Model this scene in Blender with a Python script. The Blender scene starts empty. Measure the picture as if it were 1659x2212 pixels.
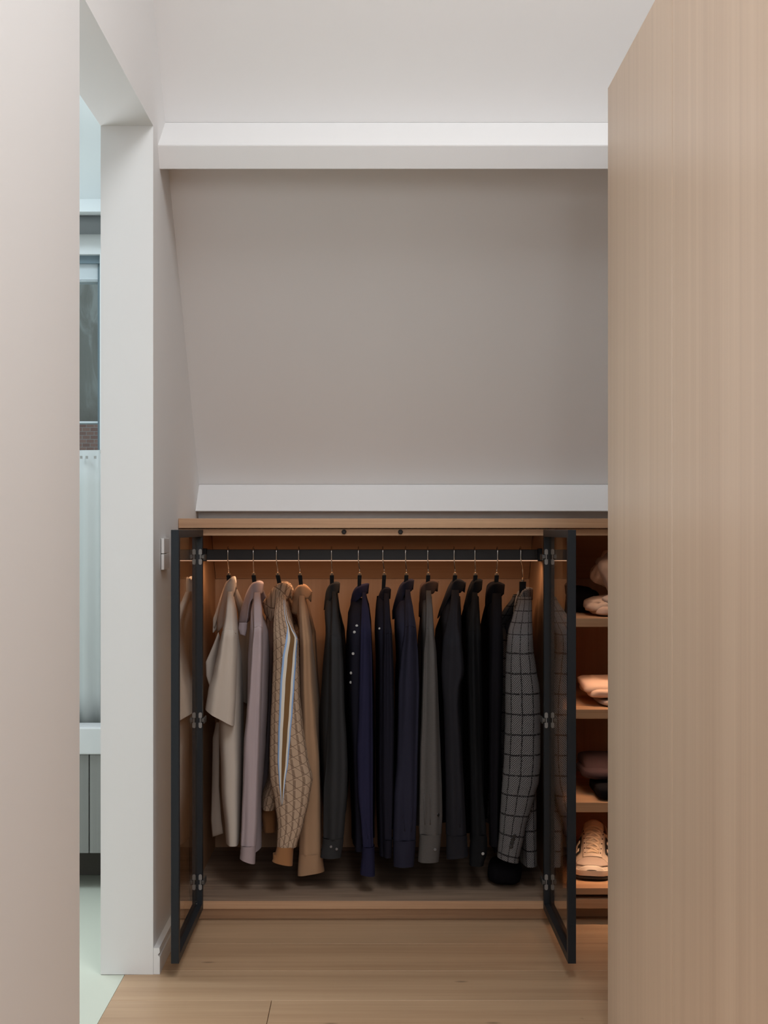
import bpy, bmesh, math, random
from mathutils import Vector, Matrix, noise
from mathutils.bvhtree import BVHTree

random.seed(7)
C = bpy.context.scene.collection
SC = bpy.context.scene

# ------------------------------------------------------------------ camera
F, CX, CY, ZC = 2980.0, 803.0, 1144.0, 1.016      # focal (px of 1659x2212), vanishing point, eye height
cam_data = bpy.data.cameras.new('camera')
cam_data.sensor_fit = 'VERTICAL'
cam_data.sensor_height = 36.0
cam_data.lens = F * 36.0 / 2212.0
cam_data.shift_x = (829.5 - CX) / 2212.0
cam_data.shift_y = (CY - 1106.0) / 2212.0
cam_data.clip_start = 0.05
cam = bpy.data.objects.new('camera', cam_data)
C.objects.link(cam)
cam.location = (0, 0, ZC)
cam.rotation_euler = (math.pi / 2, 0, 0)
SC.camera = cam

# ------------------------------------------------------------------ world + lights + exposure
w = bpy.data.worlds.new('world')
SC.world = w
w.use_nodes = True
bg = w.node_tree.nodes['Background']
bg.inputs[0].default_value = (0.72, 0.86, 1.0, 1)
bg.inputs[1].default_value = 1.0

def area(name, loc, direction, sx, sy, power, col):
    d = bpy.data.lights.new(name, 'AREA')
    d.shape = 'RECTANGLE'; d.size = sx; d.size_y = sy; d.energy = power; d.color = col
    o = bpy.data.objects.new(name, d); C.objects.link(o)
    o.location = loc
    o.rotation_euler = Vector(direction).to_track_quat('-Z', 'Y').to_euler()
    return o

area('roof_window_daylight', (0.52, 1.2, 3.2), (-0.12, 0.22, -1), 1.05, 1.3, 45, (0.94, 0.975, 1.0))
area('rear_window_daylight', (0.55, -2.3, 1.9), (-0.22, 1, -0.03), 0.9, 1.3, 31, (0.98, 0.98, 1.0))
area('bathroom_ceiling_fill', (-1.9, 3.45, 2.5), (0.1, 0.1, -1), 1.2, 0.5, 24, (0.76, 0.89, 1.0))  # fill lamp added under the closed ceiling to brighten the bathroom
area('bathroom_window_daylight', (-1.50, 3.80, 1.45), (0.25, -1, 0), 1.0, 1.1, 18, (0.92, 0.965, 1.0))

SC.view_settings.view_transform = 'Standard'
SC.view_settings.look = 'None'
SC.view_settings.exposure = 0.07
SC.view_settings.gamma = 1.0
SC.view_settings.use_curve_mapping = False

# ------------------------------------------------------------------ helpers
def P(x, y, D):
    return Vector(((x - CX) * D / F, D, ZC - (y - CY) * D / F))
def PX(x, D): return (x - CX) * D / F
def PZ(y, D): return ZC - (y - CY) * D / F

def tag(o, label=None, cat=None, group=None, kind=None):
    if label: o['label'] = label
    if cat: o['category'] = cat
    if group: o['group'] = group
    if kind: o['kind'] = kind
    return o

def empty(name, loc, label, cat, group=None):
    o = bpy.data.objects.new(name, None); C.objects.link(o)
    o.empty_display_size = 0.05
    o.location = loc
    return tag(o, label, cat, group)

def link(name, me, mats, parent=None, smooth=False):
    me.validate()
    o = bpy.data.objects.new(name, me); C.objects.link(o)
    for m in (mats if isinstance(mats, (list, tuple)) else [mats]):
        me.materials.append(m)
    if smooth:
        for p in me.polygons: p.use_smooth = True
    if parent is not None:
        o.parent = parent
        base = Vector(parent.location)
        if parent.parent is not None: base = base + Vector(parent.parent.location)
        o.location = -base
        # geometry is written in world coordinates: bake the offset so origins sit with the parent
        me.transform(Matrix.Translation(-base)); o.location = (0, 0, 0)
    return o

def obj(name, bm, mats, parent=None, smooth=False):
    me = bpy.data.meshes.new(name)
    bmesh.ops.recalc_face_normals(bm, faces=bm.faces[:])
    bm.to_mesh(me); bm.free()
    return link(name, me, mats, parent, smooth)

def add_box(bm, x0, x1, y0, y1, z0, z1, bev=0.0):
    vs = [bm.verts.new(p) for p in ((x0,y0,z0),(x1,y0,z0),(x1,y1,z0),(x0,y1,z0),(x0,y0,z1),(x1,y0,z1),(x1,y1,z1),(x0,y1,z1))]
    fs = [bm.faces.new([vs[i] for i in q]) for q in ((3,2,1,0),(4,5,6,7),(0,1,5,4),(1,2,6,5),(2,3,7,6),(3,0,4,7))]
    if bev > 0:
        es = {e for f in fs for e in f.edges}
        bmesh.ops.bevel(bm, geom=list(es), offset=bev, segments=2, profile=0.5, affect='EDGES')

def box(name, x0, x1, y0, y1, z0, z1, mat, parent=None, bev=0.0):
    bm = bmesh.new(); add_box(bm, x0, x1, y0, y1, z0, z1, bev)
    return obj(name, bm, mat, parent)

def prism(bm, pts, axis, a0, a1):
    """extrude a polygon; axis 'X': pts are (y,z); axis 'Z': pts are (x,y); axis 'Y': pts are (x,z)"""
    def mk(p, a):
        return {'X': (a, p[0], p[1]), 'Y': (p[0], a, p[1]), 'Z': (p[0], p[1], a)}[axis]
    A = [bm.verts.new(mk(p, a0)) for p in pts]; B = [bm.verts.new(mk(p, a1)) for p in pts]
    n = len(pts)
    bm.faces.new(A); bm.faces.new(B[::-1])
    for i in range(n):
        bm.faces.new((A[i], B[i], B[(i+1) % n], A[(i+1) % n]))

def add_tube(bm, path, r, n=8, cap=True):
    rings = []
    for i, p in enumerate(path):
        p = Vector(p)
        a = Vector(path[max(i-1, 0)]); b = Vector(path[min(i+1, len(path)-1)])
        t = (b - a).normalized()
        u = t.orthogonal().normalized() if i == 0 else (pu - t * pu.dot(t)).normalized()
        pu = u
        v = t.cross(u)
        rr = r[i] if isinstance(r, (list, tuple)) else r
        rings.append([bm.verts.new(p + (u*math.cos(k*2*math.pi/n) + v*math.sin(k*2*math.pi/n))*rr) for k in range(n)])
    for A, B in zip(rings, rings[1:]):
        for k in range(n): bm.faces.new((A[k], A[(k+1) % n], B[(k+1) % n], B[k]))
    if cap: bm.faces.new(rings[0][::-1]); bm.faces.new(rings[-1])

def smooth_by_angle(o, deg=40):
    me = o.data
    for p in me.polygons: p.use_smooth = True
    try: me.set_sharp_from_angle(angle=math.radians(deg))
    except Exception: pass

# ------------------------------------------------------------------ materials
class NT:
    def __init__(self, name):
        self.m = bpy.data.materials.new(name); self.m.use_nodes = True
        self.t = self.m.node_tree; self.b = self.t.nodes['Principled BSDF']; self.out = self.t.nodes['Material Output']
    def n(self, kind, **kw):
        nd = self.t.nodes.new(kind)
        for k, v in kw.items(): setattr(nd, k, v)
        return nd
    def l(self, a, b): self.t.links.new(a, b)
    def val(self, sock, v):
        if hasattr(v, 'is_output') or isinstance(v, bpy.types.NodeSocket): self.l(v, sock)
        else: sock.default_value = v
    def math(self, op, a, b=0.0, c=None):
        nd = self.n('ShaderNodeMath', operation=op)
        self.val(nd.inputs[0], a); self.val(nd.inputs[1], b)
        if c is not None: self.val(nd.inputs[2], c)
        return nd.outputs[0]
    def mix(self, fac, a, b, blend='MIX'):
        nd = self.n('ShaderNodeMix', data_type='RGBA', blend_type=blend)
        self.val(nd.inputs[0], fac)
        for s, v in ((nd.inputs[6], a), (nd.inputs[7], b)):
            if isinstance(v, tuple): v = (*v[:3], 1)
            self.val(s, v)
        return nd.outputs[2]
    def ramp(self, fac, stops):
        nd = self.n('ShaderNodeValToRGB')
        el = nd.color_ramp.elements
        while len(el) < len(stops): el.new(0.5)
        for e, (p, c) in zip(el, stops): e.position = p; e.color = (*c[:3], 1)
        self.val(nd.inputs[0], fac); return nd.outputs[0]
    def noise(self, vec, scale=5, detail=4, rough=0.5, dist=0.0):
        nd = self.n('ShaderNodeTexNoise')
        if vec is not None: self.l(vec, nd.inputs['Vector'])
        nd.inputs['Scale'].default_value = scale; nd.inputs['Detail'].default_value = detail
        nd.inputs['Roughness'].default_value = rough; nd.inputs['Distortion'].default_value = dist
        return nd.outputs['Fac']
    def mapping(self, vec, scale=(1,1,1), loc=(0,0,0), rot=(0,0,0)):
        nd = self.n('ShaderNodeMapping')
        self.l(vec, nd.inputs['Vector'])
        nd.inputs['Scale'].default_value = scale; self.val(nd.inputs['Location'], loc); nd.inputs['Rotation'].default_value = rot
        return nd.outputs[0]
    def bump(self, h, strength=0.1, dist=0.002):
        nd = self.n('ShaderNodeBump'); nd.inputs['Strength'].default_value = strength; nd.inputs['Distance'].default_value = dist
        self.l(h, nd.inputs['Height']); self.l(nd.outputs[0], self.b.inputs['Normal'])

def plain(name, col, rough=0.5, metal=0.0, spec=0.5):
    k = NT(name); k.b.inputs['Base Color'].default_value = (*col, 1)
    k.b.inputs['Roughness'].default_value = rough; k.b.inputs['Metallic'].default_value = metal
    k.b.inputs['Specular IOR Level'].default_value = spec
    return k.m

def paint(name, col, rough=0.65):
    k = NT(name); tc = k.n('ShaderNodeTexCoord')
    n = k.noise(tc.outputs['Object'], 1.3, 3, 0.5)
    c = k.mix(n, tuple(x*0.975 for x in col), tuple(min(1, x*1.015) for x in col))
    k.l(c, k.b.inputs['Base Color']); k.b.inputs['Roughness'].default_value = rough
    k.b.inputs['Specular IOR Level'].default_value = 0.25
    n2 = k.noise(tc.outputs['Object'], 160, 2, 0.5)
    k.bump(n2, 0.05, 0.001)
    return k.m

def wood(name, light, dark, axis='X', rough=0.5, across=16.0, along=0.7, contrast=1.0, knots=False, vary=0.12, spec=0.35):
    k = NT(name); tc = k.n('ShaderNodeTexCoord'); oi = k.n('ShaderNodeObjectInfo')
    off = k.n('ShaderNodeVectorMath', operation='SCALE'); off.inputs[0].default_value = (13.1, 7.7, 9.3)
    k.l(oi.outputs['Random'], off.inputs['Scale'])
    add = k.n('ShaderNodeVectorMath', operation='ADD'); k.l(tc.outputs['Object'], add.inputs[0]); k.l(off.outputs[0], add.inputs[1])
    v = add.outputs[0]
    def sc(a, b): return {'X': (a, b, b), 'Y': (b, a, b), 'Z': (b, b, a)}[axis]
    n1 = k.noise(k.mapping(v, sc(along, across)), 1.0, 6, 0.55, 0.6)
    n2 = k.noise(k.mapping(v, sc(along*3, across*9)), 1.0, 3, 0.6, 0.0)
    n3 = k.noise(k.mapping(v, sc(0.3, 3.0)), 1.0, 2, 0.5, 0.3)
    s = k.math('ADD', k.math('MULTIPLY', n1, 0.55), k.math('ADD', k.math('MULTIPLY', n2, 0.25), k.math('MULTIPLY', n3, 0.3)))
    mid = 0.55
    c = k.ramp(s, [(max(0, mid-0.16/contrast), dark), (min(1, mid+0.14/contrast), light)])
    br = k.math('ADD', k.math('MULTIPLY', oi.outputs['Random'], vary), 1.0 - vary/2)
    hsv = k.n('ShaderNodeHueSaturation'); k.l(c, hsv.inputs['Color']); k.l(br, hsv.inputs['Value'])
    c = hsv.outputs[0]
    if knots:
        vo = k.n('ShaderNodeTexVoronoi', voronoi_dimensions='2D'); k.l(k.mapping(v, sc(2.6, 6.5)), vo.inputs['Vector']); vo.inputs['Scale'].default_value = 1.0
        kn = k.math('SUBTRACT', 1.0, k.math('MINIMUM', k.math('DIVIDE', vo.outputs['Distance'], 0.050), 1.0))
        sel = k.math('GREATER_THAN', k.noise(k.mapping(v, (1.7, 1.7, 1.7)), 1.0, 1), 0.57)
        kf = k.math('MULTIPLY', k.math('MULTIPLY', kn, sel), 0.75)
        c = k.mix(kf, c, tuple(x*0.3 for x in dark))
    k.l(c, k.b.inputs['Base Color'])
    k.b.inputs['Roughness'].default_value = rough; k.b.inputs['Specular IOR Level'].default_value = spec
    k.bump(n2, 0.12, 0.0008)
    return k.m

def fabric(name, col, var=0.1, weave=900, rough=0.9, sheen=0.25, bump=0.25, streak=0.0):
    k = NT(name); tc = k.n('ShaderNodeTexCoord')
    n = k.noise(tc.outputs['Object'], 7, 3, 0.5)
    c = k.mix(n, tuple(x*(1-var) for x in col), tuple(x*(1+var) for x in col))
    if streak:
        n3 = k.noise(k.mapping(tc.outputs['UV'], (90, 900, 1)), 1.0, 2)
        c = k.mix(k.math('MULTIPLY', n3, streak), c, tuple(min(1, x*2.0) for x in col))
    k.l(c, k.b.inputs['Base Color']); k.b.inputs['Roughness'].default_value = rough
    k.b.inputs['Sheen Weight'].default_value = 0.04 if max(col) > 0.2 else 0.0; k.b.inputs['Sheen Roughness'].default_value = 0.5
    k.b.inputs['Specular IOR Level'].default_value = 0.15 if max(col) > 0.2 else 0.06
    n2 = k.noise(tc.outputs['Object'], weave, 2, 0.5)
    k.bump(n2, bump, 0.0008)
    return k.m

M = {}
M['paint'] = paint('white wall paint', (0.80, 0.785, 0.775))
M['clay'] = paint('clay coloured paint', (0.34, 0.31, 0.29))
M['bath_paint'] = paint('bathroom paint', (0.78, 0.81, 0.80))
M['gloss_white'] = plain('white lacquer', (0.78, 0.77, 0.76), 0.35)
M['switch_white'] = plain('switch plastic', (0.72, 0.70, 0.68), 0.35)
M['panel_oak_v'] = wood('pale oak veneer upright', (0.68, 0.505, 0.365), (0.54, 0.385, 0.270), 'Z', 0.36, 22, 0.35, 0.8, vary=0.04, spec=0.5)
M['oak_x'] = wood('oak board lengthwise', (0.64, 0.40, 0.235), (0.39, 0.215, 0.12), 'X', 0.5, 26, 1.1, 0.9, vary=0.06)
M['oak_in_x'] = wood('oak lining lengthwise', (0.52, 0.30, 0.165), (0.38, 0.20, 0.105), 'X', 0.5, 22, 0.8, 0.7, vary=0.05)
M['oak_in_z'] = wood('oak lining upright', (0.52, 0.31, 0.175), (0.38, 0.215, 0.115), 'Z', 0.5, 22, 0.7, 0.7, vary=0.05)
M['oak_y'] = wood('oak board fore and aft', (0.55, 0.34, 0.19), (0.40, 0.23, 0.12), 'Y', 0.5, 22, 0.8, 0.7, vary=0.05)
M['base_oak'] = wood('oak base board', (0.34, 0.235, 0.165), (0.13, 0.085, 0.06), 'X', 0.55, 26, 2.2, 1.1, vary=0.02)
M['floor_oak'] = wood('oiled oak floor', (0.565, 0.372, 0.226), (0.40, 0.245, 0.14), 'X', 0.42, 17, 0.8, 1.0, knots=True, vary=0.16)
M['subfloor'] = plain('screed', (0.10, 0.07, 0.05), 0.9)
M['bath_floor'] = paint('pale mint resin floor', (0.60, 0.62, 0.52), 0.5)
M['black_metal'] = plain('black powder coat', (0.013, 0.016, 0.020), 0.45, 0, 0.3)
M['rail_black'] = plain('black anodised rail', (0.030, 0.031, 0.035), 0.45, 0, 0.35)
M['steel'] = plain('brushed steel', (0.50, 0.48, 0.46), 0.35, 0.9)
M['hinge_grey'] = plain('grey hinge metal', (0.26, 0.25, 0.24), 0.5, 0.2)
M['hinge_dark'] = plain('dark hinge arm', (0.10, 0.095, 0.09), 0.45, 0.5)
M['chrome'] = plain('polished chrome', (0.75, 0.72, 0.68), 0.18, 1.0)
M['brass'] = plain('dull brass', (0.16, 0.12, 0.085), 0.45, 0.6)
M['hanger_black'] = plain('black lacquered hanger', (0.005, 0.0045, 0.0045), 0.5, 0, 0.12)
M['rubber'] = plain('black rubber', (0.02, 0.018, 0.017), 0.7)
M['tape'] = plain('pale led tape', (0.8, 0.7, 0.6), 0.5)
M['taupe_lacquer'] = wood('grey washed wood', (0.34, 0.33, 0.31), (0.25, 0.245, 0.23), 'Z', 0.5, 14, 0.5, 0.7)

def led_mat():
    k = NT('warm led diffuser')
    k.b.inputs['Base Color'].default_value = (0.9, 0.75, 0.6, 1)
    k.b.inputs['Emission Color'].default_value = (1.0, 0.55, 0.34, 1)
    k.b.inputs['Emission Strength'].default_value = 0.6
    return k.m
M['led'] = led_mat()

def glass_mat(name, tint, base=0.045, boost=1.0):
    k = NT(name); k.t.nodes.remove(k.b)
    lw = k.n('ShaderNodeLayerWeight'); lw.inputs['Blend'].default_value = 0.5
    f = k.math('POWER', lw.outputs['Facing'], 4.5)
    f = k.math('ADD', k.math('MULTIPLY', f, (1 - base)*boost), base)
    tr = k.n('ShaderNodeBsdfTransparent'); tr.inputs[0].default_value = (*tint, 1)
    gl = k.n('ShaderNodeBsdfAnisotropic'); gl.inputs['Roughness'].default_value = 0.0; gl.inputs[0].default_value = (0.95, 0.93, 0.9, 1)
    mx = k.n('ShaderNodeMixShader'); k.l(f, mx.inputs[0]); k.l(tr.outputs[0], mx.inputs[1]); k.l(gl.outputs[0], mx.inputs[2])
    k.l(mx.outputs[0], k.out.inputs['Surface'])
    return k.m
M['bronze_glass'] = glass_mat('bronze tinted glass', (0.86, 0.80, 0.73))
M['clear_glass'] = glass_mat('clear window glass', (0.95, 0.97, 0.97))

# ------------------------------------------------------------------ structure: main room
XL, XR = -0.499, 1.12          # room faces of the left and right walls
XO = -0.619                    # far face of the left wall
D_NEAR, D_COL = 2.356, 3.15    # doorway between these depths
Z_HEAD = 1.938
SL = 1.235                     # roof pitch

def structure(o): return tag(o, kind='structure')

bm = bmesh.new()
add_box(bm, XO, XL, -2.6, D_NEAR, 0.0, 3.3)
add_box(bm, XO, XL, D_NEAR, D_COL, Z_HEAD, 3.3)
add_box(bm, XO, XL, D_COL, 4.5, 0.0, 3.3)
bmesh.ops.remove_doubles(bm, verts=bm.verts[:], dist=1e-5)
structure(obj('wall_left', bm, M['paint']))
structure(box('wall_right', XR, XR+0.1, -2.6, 4.5, 0, 3.3, M['clay']))

# rear gable wall with a window opening
bm = bmesh.new()
add_box(bm, XL, 0.08, -2.6, -2.5, 0, 3.3); add_box(bm, 1.02, XR, -2.6, -2.5, 0, 3.3)
add_box(bm, 0.08, 1.02, -2.6, -2.5, 0, 1.2); add_box(bm, 0.08, 1.02, -2.6, -2.5, 2.6, 3.3)
structure(obj('wall_rear', bm, M['clay']))

# ceiling: pitched slab above the purlin, then a flat part with a roof-window opening
def slopeD(z): return 3.334 - (z - 2.0)/SL
bm = bmesh.new()
prism(bm, [(3.334, 2.0), (slopeD(3.1), 3.1), (slopeD(3.1), 3.3), (3.334+0.16, 2.0)], 'X', XL, XR)
dt = slopeD(3.1)
add_box(bm, XL, XR, 1.9, dt, 3.1, 3.2); add_box(bm, XL, XR, -2.5, 0.5, 3.1, 3.2)
add_box(bm, XL, -0.05, 0.5, 1.9, 3.1, 3.2); add_box(bm, 1.08, XR, 0.5, 1.9, 3.1, 3.2)
structure(obj('ceiling', bm, M['paint']))

# purlin across the slope (bevelled top, leaning face)
bm = bmesh.new()
prism(bm, [(3.247, 1.864), (3.219, 1.913), (3.334, 2.0), (3.54, 2.0), (3.54, 1.94), (3.357, 1.935)], 'X', XL, XR)
es = [e for e in bm.edges if abs(e.verts[0].co.x - e.verts[1].co.x) > 1]
bmesh.ops.bevel(bm, geom=es, offset=0.0015, segments=2, affect='EDGES')
structure(obj('trim_1', bm, M['paint']))
# lower pitched wall
bm = bmesh.new()
prism(bm, [(3.355, 1.94), (3.99, 1.147), (4.12, 1.147), (3.485, 1.94)], 'X', XL, XR)
structure(obj('wall_back', bm, M['paint']))
# splayed ledge below the slope, and knee wall behind the cabinet
bm = bmesh.new()
prism(bm, [(3.905, 1.068), (3.99, 1.147), (4.27, 1.147), (4.27, 1.0462), (3.975, 1.0462), (3.975, 1.068)], 'X', XL, XR)
es = [e for e in bm.edges if abs(e.verts[0].co.x - e.verts[1].co.x) > 1]
bmesh.ops.bevel(bm, geom=es, offset=0.002, segments=2, affect='EDGES')
structure(obj('trim_2', bm, M['paint']))
structure(box('wall_knee', XL, XR, 4.26, 4.4, 0.0, 1.147, M['paint']))

# floor: sub-floor slab with oak planks lying across the room
floor = structure(box('floor', XO+0.05, XR, -2.5, 4.4, -0.04, -0.016, M['subfloor']))
XE = -0.564
rows = [4.25, 4.02, 3.81, 3.60, 3.385, 3.177, 2.978, 2.78]
while rows[-1] > -2.4: rows.append(rows[-1] - 0.2)
G = 0.0006
joints = {2.978: -0.216, 3.385: 0.95, 3.177: 1.0}
def plank(pts):
    bm = bmesh.new(); prism(bm, pts, 'Z', -0.015, 0.0)
    top = [e for e in bm.edges if e.verts[0].co.z > -0.001 and e.verts[1].co.z > -0.001]
    bmesh.ops.bevel(bm, geom=top, offset=0.0008, segments=1, affect='EDGES')
    obj('plank', bm, M['floor_oak'], floor)
for i, (b, a) in enumerate(zip(rows, rows[1:])):
    a += G; b -= G
    j = joints.get(rows[i], XL + 0.35 + ((i*0.618) % 1)*0.9)
    if rows[i] == 3.385: pass
    if a >= D_COL - 0.001 or b <= D_NEAR:
        l = [(XL + 0.001, a), (XL + 0.001, b)]
    elif b > D_COL:       # plank passes the end of the wall
        l = [(XE, a), (XE, D_COL - 0.001), (XL + 0.001, D_COL - 0.001), (XL + 0.001, b)]
    elif a < D_NEAR:
        l = [(XL + 0.001, a), (XL + 0.001, D_NEAR + 0.001), (XE, D_NEAR + 0.001), (XE, b)]
    else:
        l = [(XE, a), (XE, b)]
    plank(l + [(j - G, b), (j - G, a)])
    if j < XR - 0.02: plank([(j + G, a), (j + G, b), (XR - 0.001, b), (XR - 0.001, a)])

# baseboard with a milled groove along the wall beside the cabinet
bm = bmesh.new()
z1 = PZ(2048, D_COL)
prism(bm, [(XL+0.0005, 0.0005), (XL+0.0150, 0.0005), (XL+0.0150, 0.040), (XL+0.0115, 0.043), (XL+0.0115, 0.047), (XL+0.0150, 0.050), (XL+0.0140, z1), (XL+0.0005, z1)], 'Y', D_COL, 3.553)
structure(obj('baseboard_left', bm, M['gloss_white']))

# ------------------------------------------------------------------ structure: bathroom beyond the doorway
structure(box('floor_bathroom', -3.0, XE - 0.001, 0.8, 5.2, -0.04, -0.001, M['bath_floor']))
WD = 4.12
def bz(y): return PZ(y, WD)
wx1 = PX(215.5, WD)           # right edge of the window opening
wz0, wz1 = 0.30, bz(549)
bm = bmesh.new()
add_box(bm, -3.0, -2.1, WD, WD+0.2, 0, 3.0); add_box(bm, wx1, XO, WD, WD+0.2, 0, 3.0)
add_box(bm, -2.1, wx1, WD, WD+0.2, 0, wz0); add_box(bm, -2.1, wx1, WD, WD+0.2, wz1, 3.0)
structure(obj('wall_bathroom_rear', bm, M['bath_paint']))
structure(box('wall_bathroom_left', -3.1, -3.0, 0.8, 5.2, 0, 3.0, M['bath_paint']))
structure(box('wall_bathroom_front', -3.0, XO, 0.7, 0.8, 0, 3.0, M['bath_paint']))
structure(box('wall_bathroom_right', XO, XL, 4.5, 5.2, 0, 3.0, M['bath_paint']))
bm = bmesh.new()
prism(bm, [(0.8, 2.75), (3.45, 2.75), (WD, bz(430)), (WD, bz(430)+0.15), (3.45, 2.95), (0.8, 2.95)], 'X', -3.0, XO)
structure(obj('ceiling_bathroom', bm, M['bath_paint']))
# purlin over the bathroom window
bm = bmesh.new()
prism(bm, [(WD-0.10, PZ(457, WD-0.10)), (WD, bz(430)), (WD, PZ(457, WD-0.10))], 'X', -3.0, XO)
structure(obj('trim_3', bm, M['bath_paint']))
# roller blind tube tucked under the purlin
rb = empty('roller_blind', (-1.4, WD-0.04, PZ(482, WD-0.04)), 'grey roller blind rolled up above the bathroom window', 'blind')
bm = bmesh.new(); add_tube(bm, [(-2.1, WD-0.035, PZ(481.5, WD-0.06)), (wx1+0.05, WD-0.035, PZ(481.5, WD-0.06))], 0.0275, 28)
obj('roll', bm, plain('grey blind fabric', (0.20, 0.215, 0.215), 0.7), rb, True)
for xx in (-2.11, wx1+0.051): box('bracket', xx-0.004, xx+0.004, WD-0.06, WD, PZ(492, WD-0.06), PZ(470, WD-0.06), M['steel'], rb)
# window frame, transoms, pane
win = structure(empty('window_1', (-1.5, WD+0.06, wz0), None, None))
bm = bmesh.new()
add_box(bm, wx1-0.012, wx1, WD+0.03, WD+0.10, wz0, wz1)
add_box(bm, -2.1, -2.04, WD+0.03, WD+0.10, wz0, wz1)
add_box(bm, -2.1, wx1, WD+0.02, WD+0.10, bz(566), wz1)
obj('frame', bm, plain('blue grey window frame', (0.16, 0.22, 0.25), 0.4), win)
for ya, yb in ((566, 601), (908, 912), (600, 603)):
    box('transom', -2.04, wx1-0.012, WD+0.035, WD+0.09, bz(yb), bz(ya), plain('window white', (0.62, 0.68, 0.70), 0.4), win)
box('pane', -2.04, wx1-0.012, WD+0.060, WD+0.064, wz0, bz(603), M['clear_glass'], win)
# neighbouring house wall outside
k = NT('weathered plaster'); tc = k.n('ShaderNodeTexCoord')
n = k.noise(k.mapping(tc.outputs['Object'], (2.2, 2.2, 1.0)), 2.0, 8, 0.6, 1.4)
k.l(k.ramp(n, [(0.35, (0.16, 0.155, 0.125)), (0.52, (0.23, 0.225, 0.19)), (0.60, (0.36, 0.37, 0.33)), (0.7, (0.24, 0.235, 0.2))]), k.b.inputs['Base Color'])
k.b.inputs['Roughness'].default_value = 0.95; k.bump(n, 0.4, 0.02)
nb = tag(box('neighbour_wall', -3.6, 0.6, 6.4, 6.6, -1.0, 3.4, k.m), 'weathered grey plaster wall of the house outside the bathroom window', 'wall')
k = NT('brick course'); tc = k.n('ShaderNodeTexCoord')
br = k.n('ShaderNodeTexBrick'); k.l(k.mapping(tc.outputs['Object'], (1, 1, 1), (0, 0, 0), (math.pi/2, 0, 0)), br.inputs['Vector'])
br.inputs['Color1'].default_value = (0.20, 0.085, 0.06, 1); br.inputs['Color2'].default_value = (0.30, 0.15, 0.11, 1); br.inputs['Mortar'].default_value = (0.30, 0.26, 0.23, 1)
br.inputs['Scale'].default_value = 14; br.inputs['Mortar Size'].default_value = 0.02
k.l(br.outputs[0], k.b.inputs['Base Color']); k.b.inputs['Roughness'].default_value = 0.9
box('brick_course', -3.6, 0.6, 6.30, 6.40, PZ(972, 6.3), PZ(911, 6.3), k.m, nb)

# cafe curtain on the lower window
k = NT('sheer white curtain'); k.b.inputs['Base Color'].default_value = (0.84, 0.85, 0.83, 1); k.b.inputs['Roughness'].default_value = 0.9
tl = k.n('ShaderNodeBsdfTranslucent'); tl.inputs[0].default_value = (0.82, 0.84, 0.82, 1)
mx = k.n('ShaderNodeMixShader'); mx.inputs[0].default_value = 0.45
k.l(k.b.outputs[0], mx.inputs[1]); k.l(tl.outputs[0], mx.inputs[2]); k.l(mx.outputs[0], k.out.inputs['Surface'])
cur = empty('cafe_curtain', (-1.4, 4.03, 0.4), 'sheer white pleated curtain clipped across the lower bathroom window', 'curtain')
bm = bmesh.new(); nx, nz = 150, 8
grid = []
for i in range(nx+1):
    x = -2.05 + (wx1 + 0.02 + 2.05)*i/nx
    col = []
    for j in range(nz+1):
        t = j/nz
        a = 0.010*(0.6+0.4*t)*math.sin(i*0.9) + 0.006*math.sin(i*0.37+t)
        col.append(bm.verts.new((x, 4.03 + a, PZ(973, 4.03) - t*(PZ(973, 4.03) - PZ(1568, 4.03)))))
    grid.append(col)
for i in range(nx):
    for j in range(nz): bm.faces.new((grid[i][j], grid[i+1][j], grid[i+1][j+1], grid[i][j+1]))
oc = obj('cloth', bm, k.m, cur, True)
md = oc.modifiers.new('thickness', 'SOLIDIFY'); md.thickness = 0.0015
bm = bmesh.new(); add_tube(bm, [(-2.08, 4.045, PZ(975, 4.03)), (wx1+0.03, 4.045, PZ(975, 4.03))], 0.005, 8)
obj('curtain_rod', bm, M['chrome'], cur, True)
for xx in (176, 188, 206):
    p = P(xx, 988, 4.015)
    box('clip', p.x-0.003, p.x+0.003, 4.008, 4.014, p.z-0.004, p.z+0.004, M['steel'], cur)

# low cabinet beneath the window
bd = 3.9
ben = empty('bath_bench_cabinet', (-1.3, bd+0.3, 0), 'low grey cabinet with white top below the bathroom curtain', 'cabinet')
zt, zm, zb = PZ(1571, bd), PZ(1629, bd), PZ(1843, bd)
box('top', -2.2, -0.66, bd-0.01, 3.995, zm, zt, M['gloss_white'], ben, 0.004)
xj = PX(192.5, bd)
box('door', -1.35, xj-0.0015, bd, bd+0.02, zb, zm-0.002, M['taupe_lacquer'], ben, 0.001)
box('door', xj+0.0015, -0.66, bd, bd+0.02, zb, zm-0.002, M['taupe_lacquer'], ben, 0.001)
box('carcass', -2.2, -0.66, bd+0.021, 4.115, zb, zm-0.001, plain('cabinet inside', (0.12, 0.11, 0.10), 0.7), ben)
box('plinth', -2.15, -0.68, bd+0.16, 4.10, 0.0, zb-0.001, plain('dark plinth', (0.10, 0.085, 0.07), 0.7), ben)

# ------------------------------------------------------------------ light switch
sw = empty('light_switch', (XL, 3.30, 0.955), 'white double rocker light switch on the wall left of the open glass door', 'switch')
for za, zb_ in ((PZ(1195.5, 3.26), PZ(1163, 3.26)), (PZ(1231, 3.26), PZ(1197, 3.26))):
    box('rocker', XL+0.0015, XL+0.0085, 3.259, 3.345, za, zb_, M['switch_white'], sw, 0.0008)
box('back_plate', XL+0.0001, XL+0.0014, 3.262, 3.342, PZ(1230, 3.26), PZ(1164, 3.26), M['black_metal'], sw)

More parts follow.
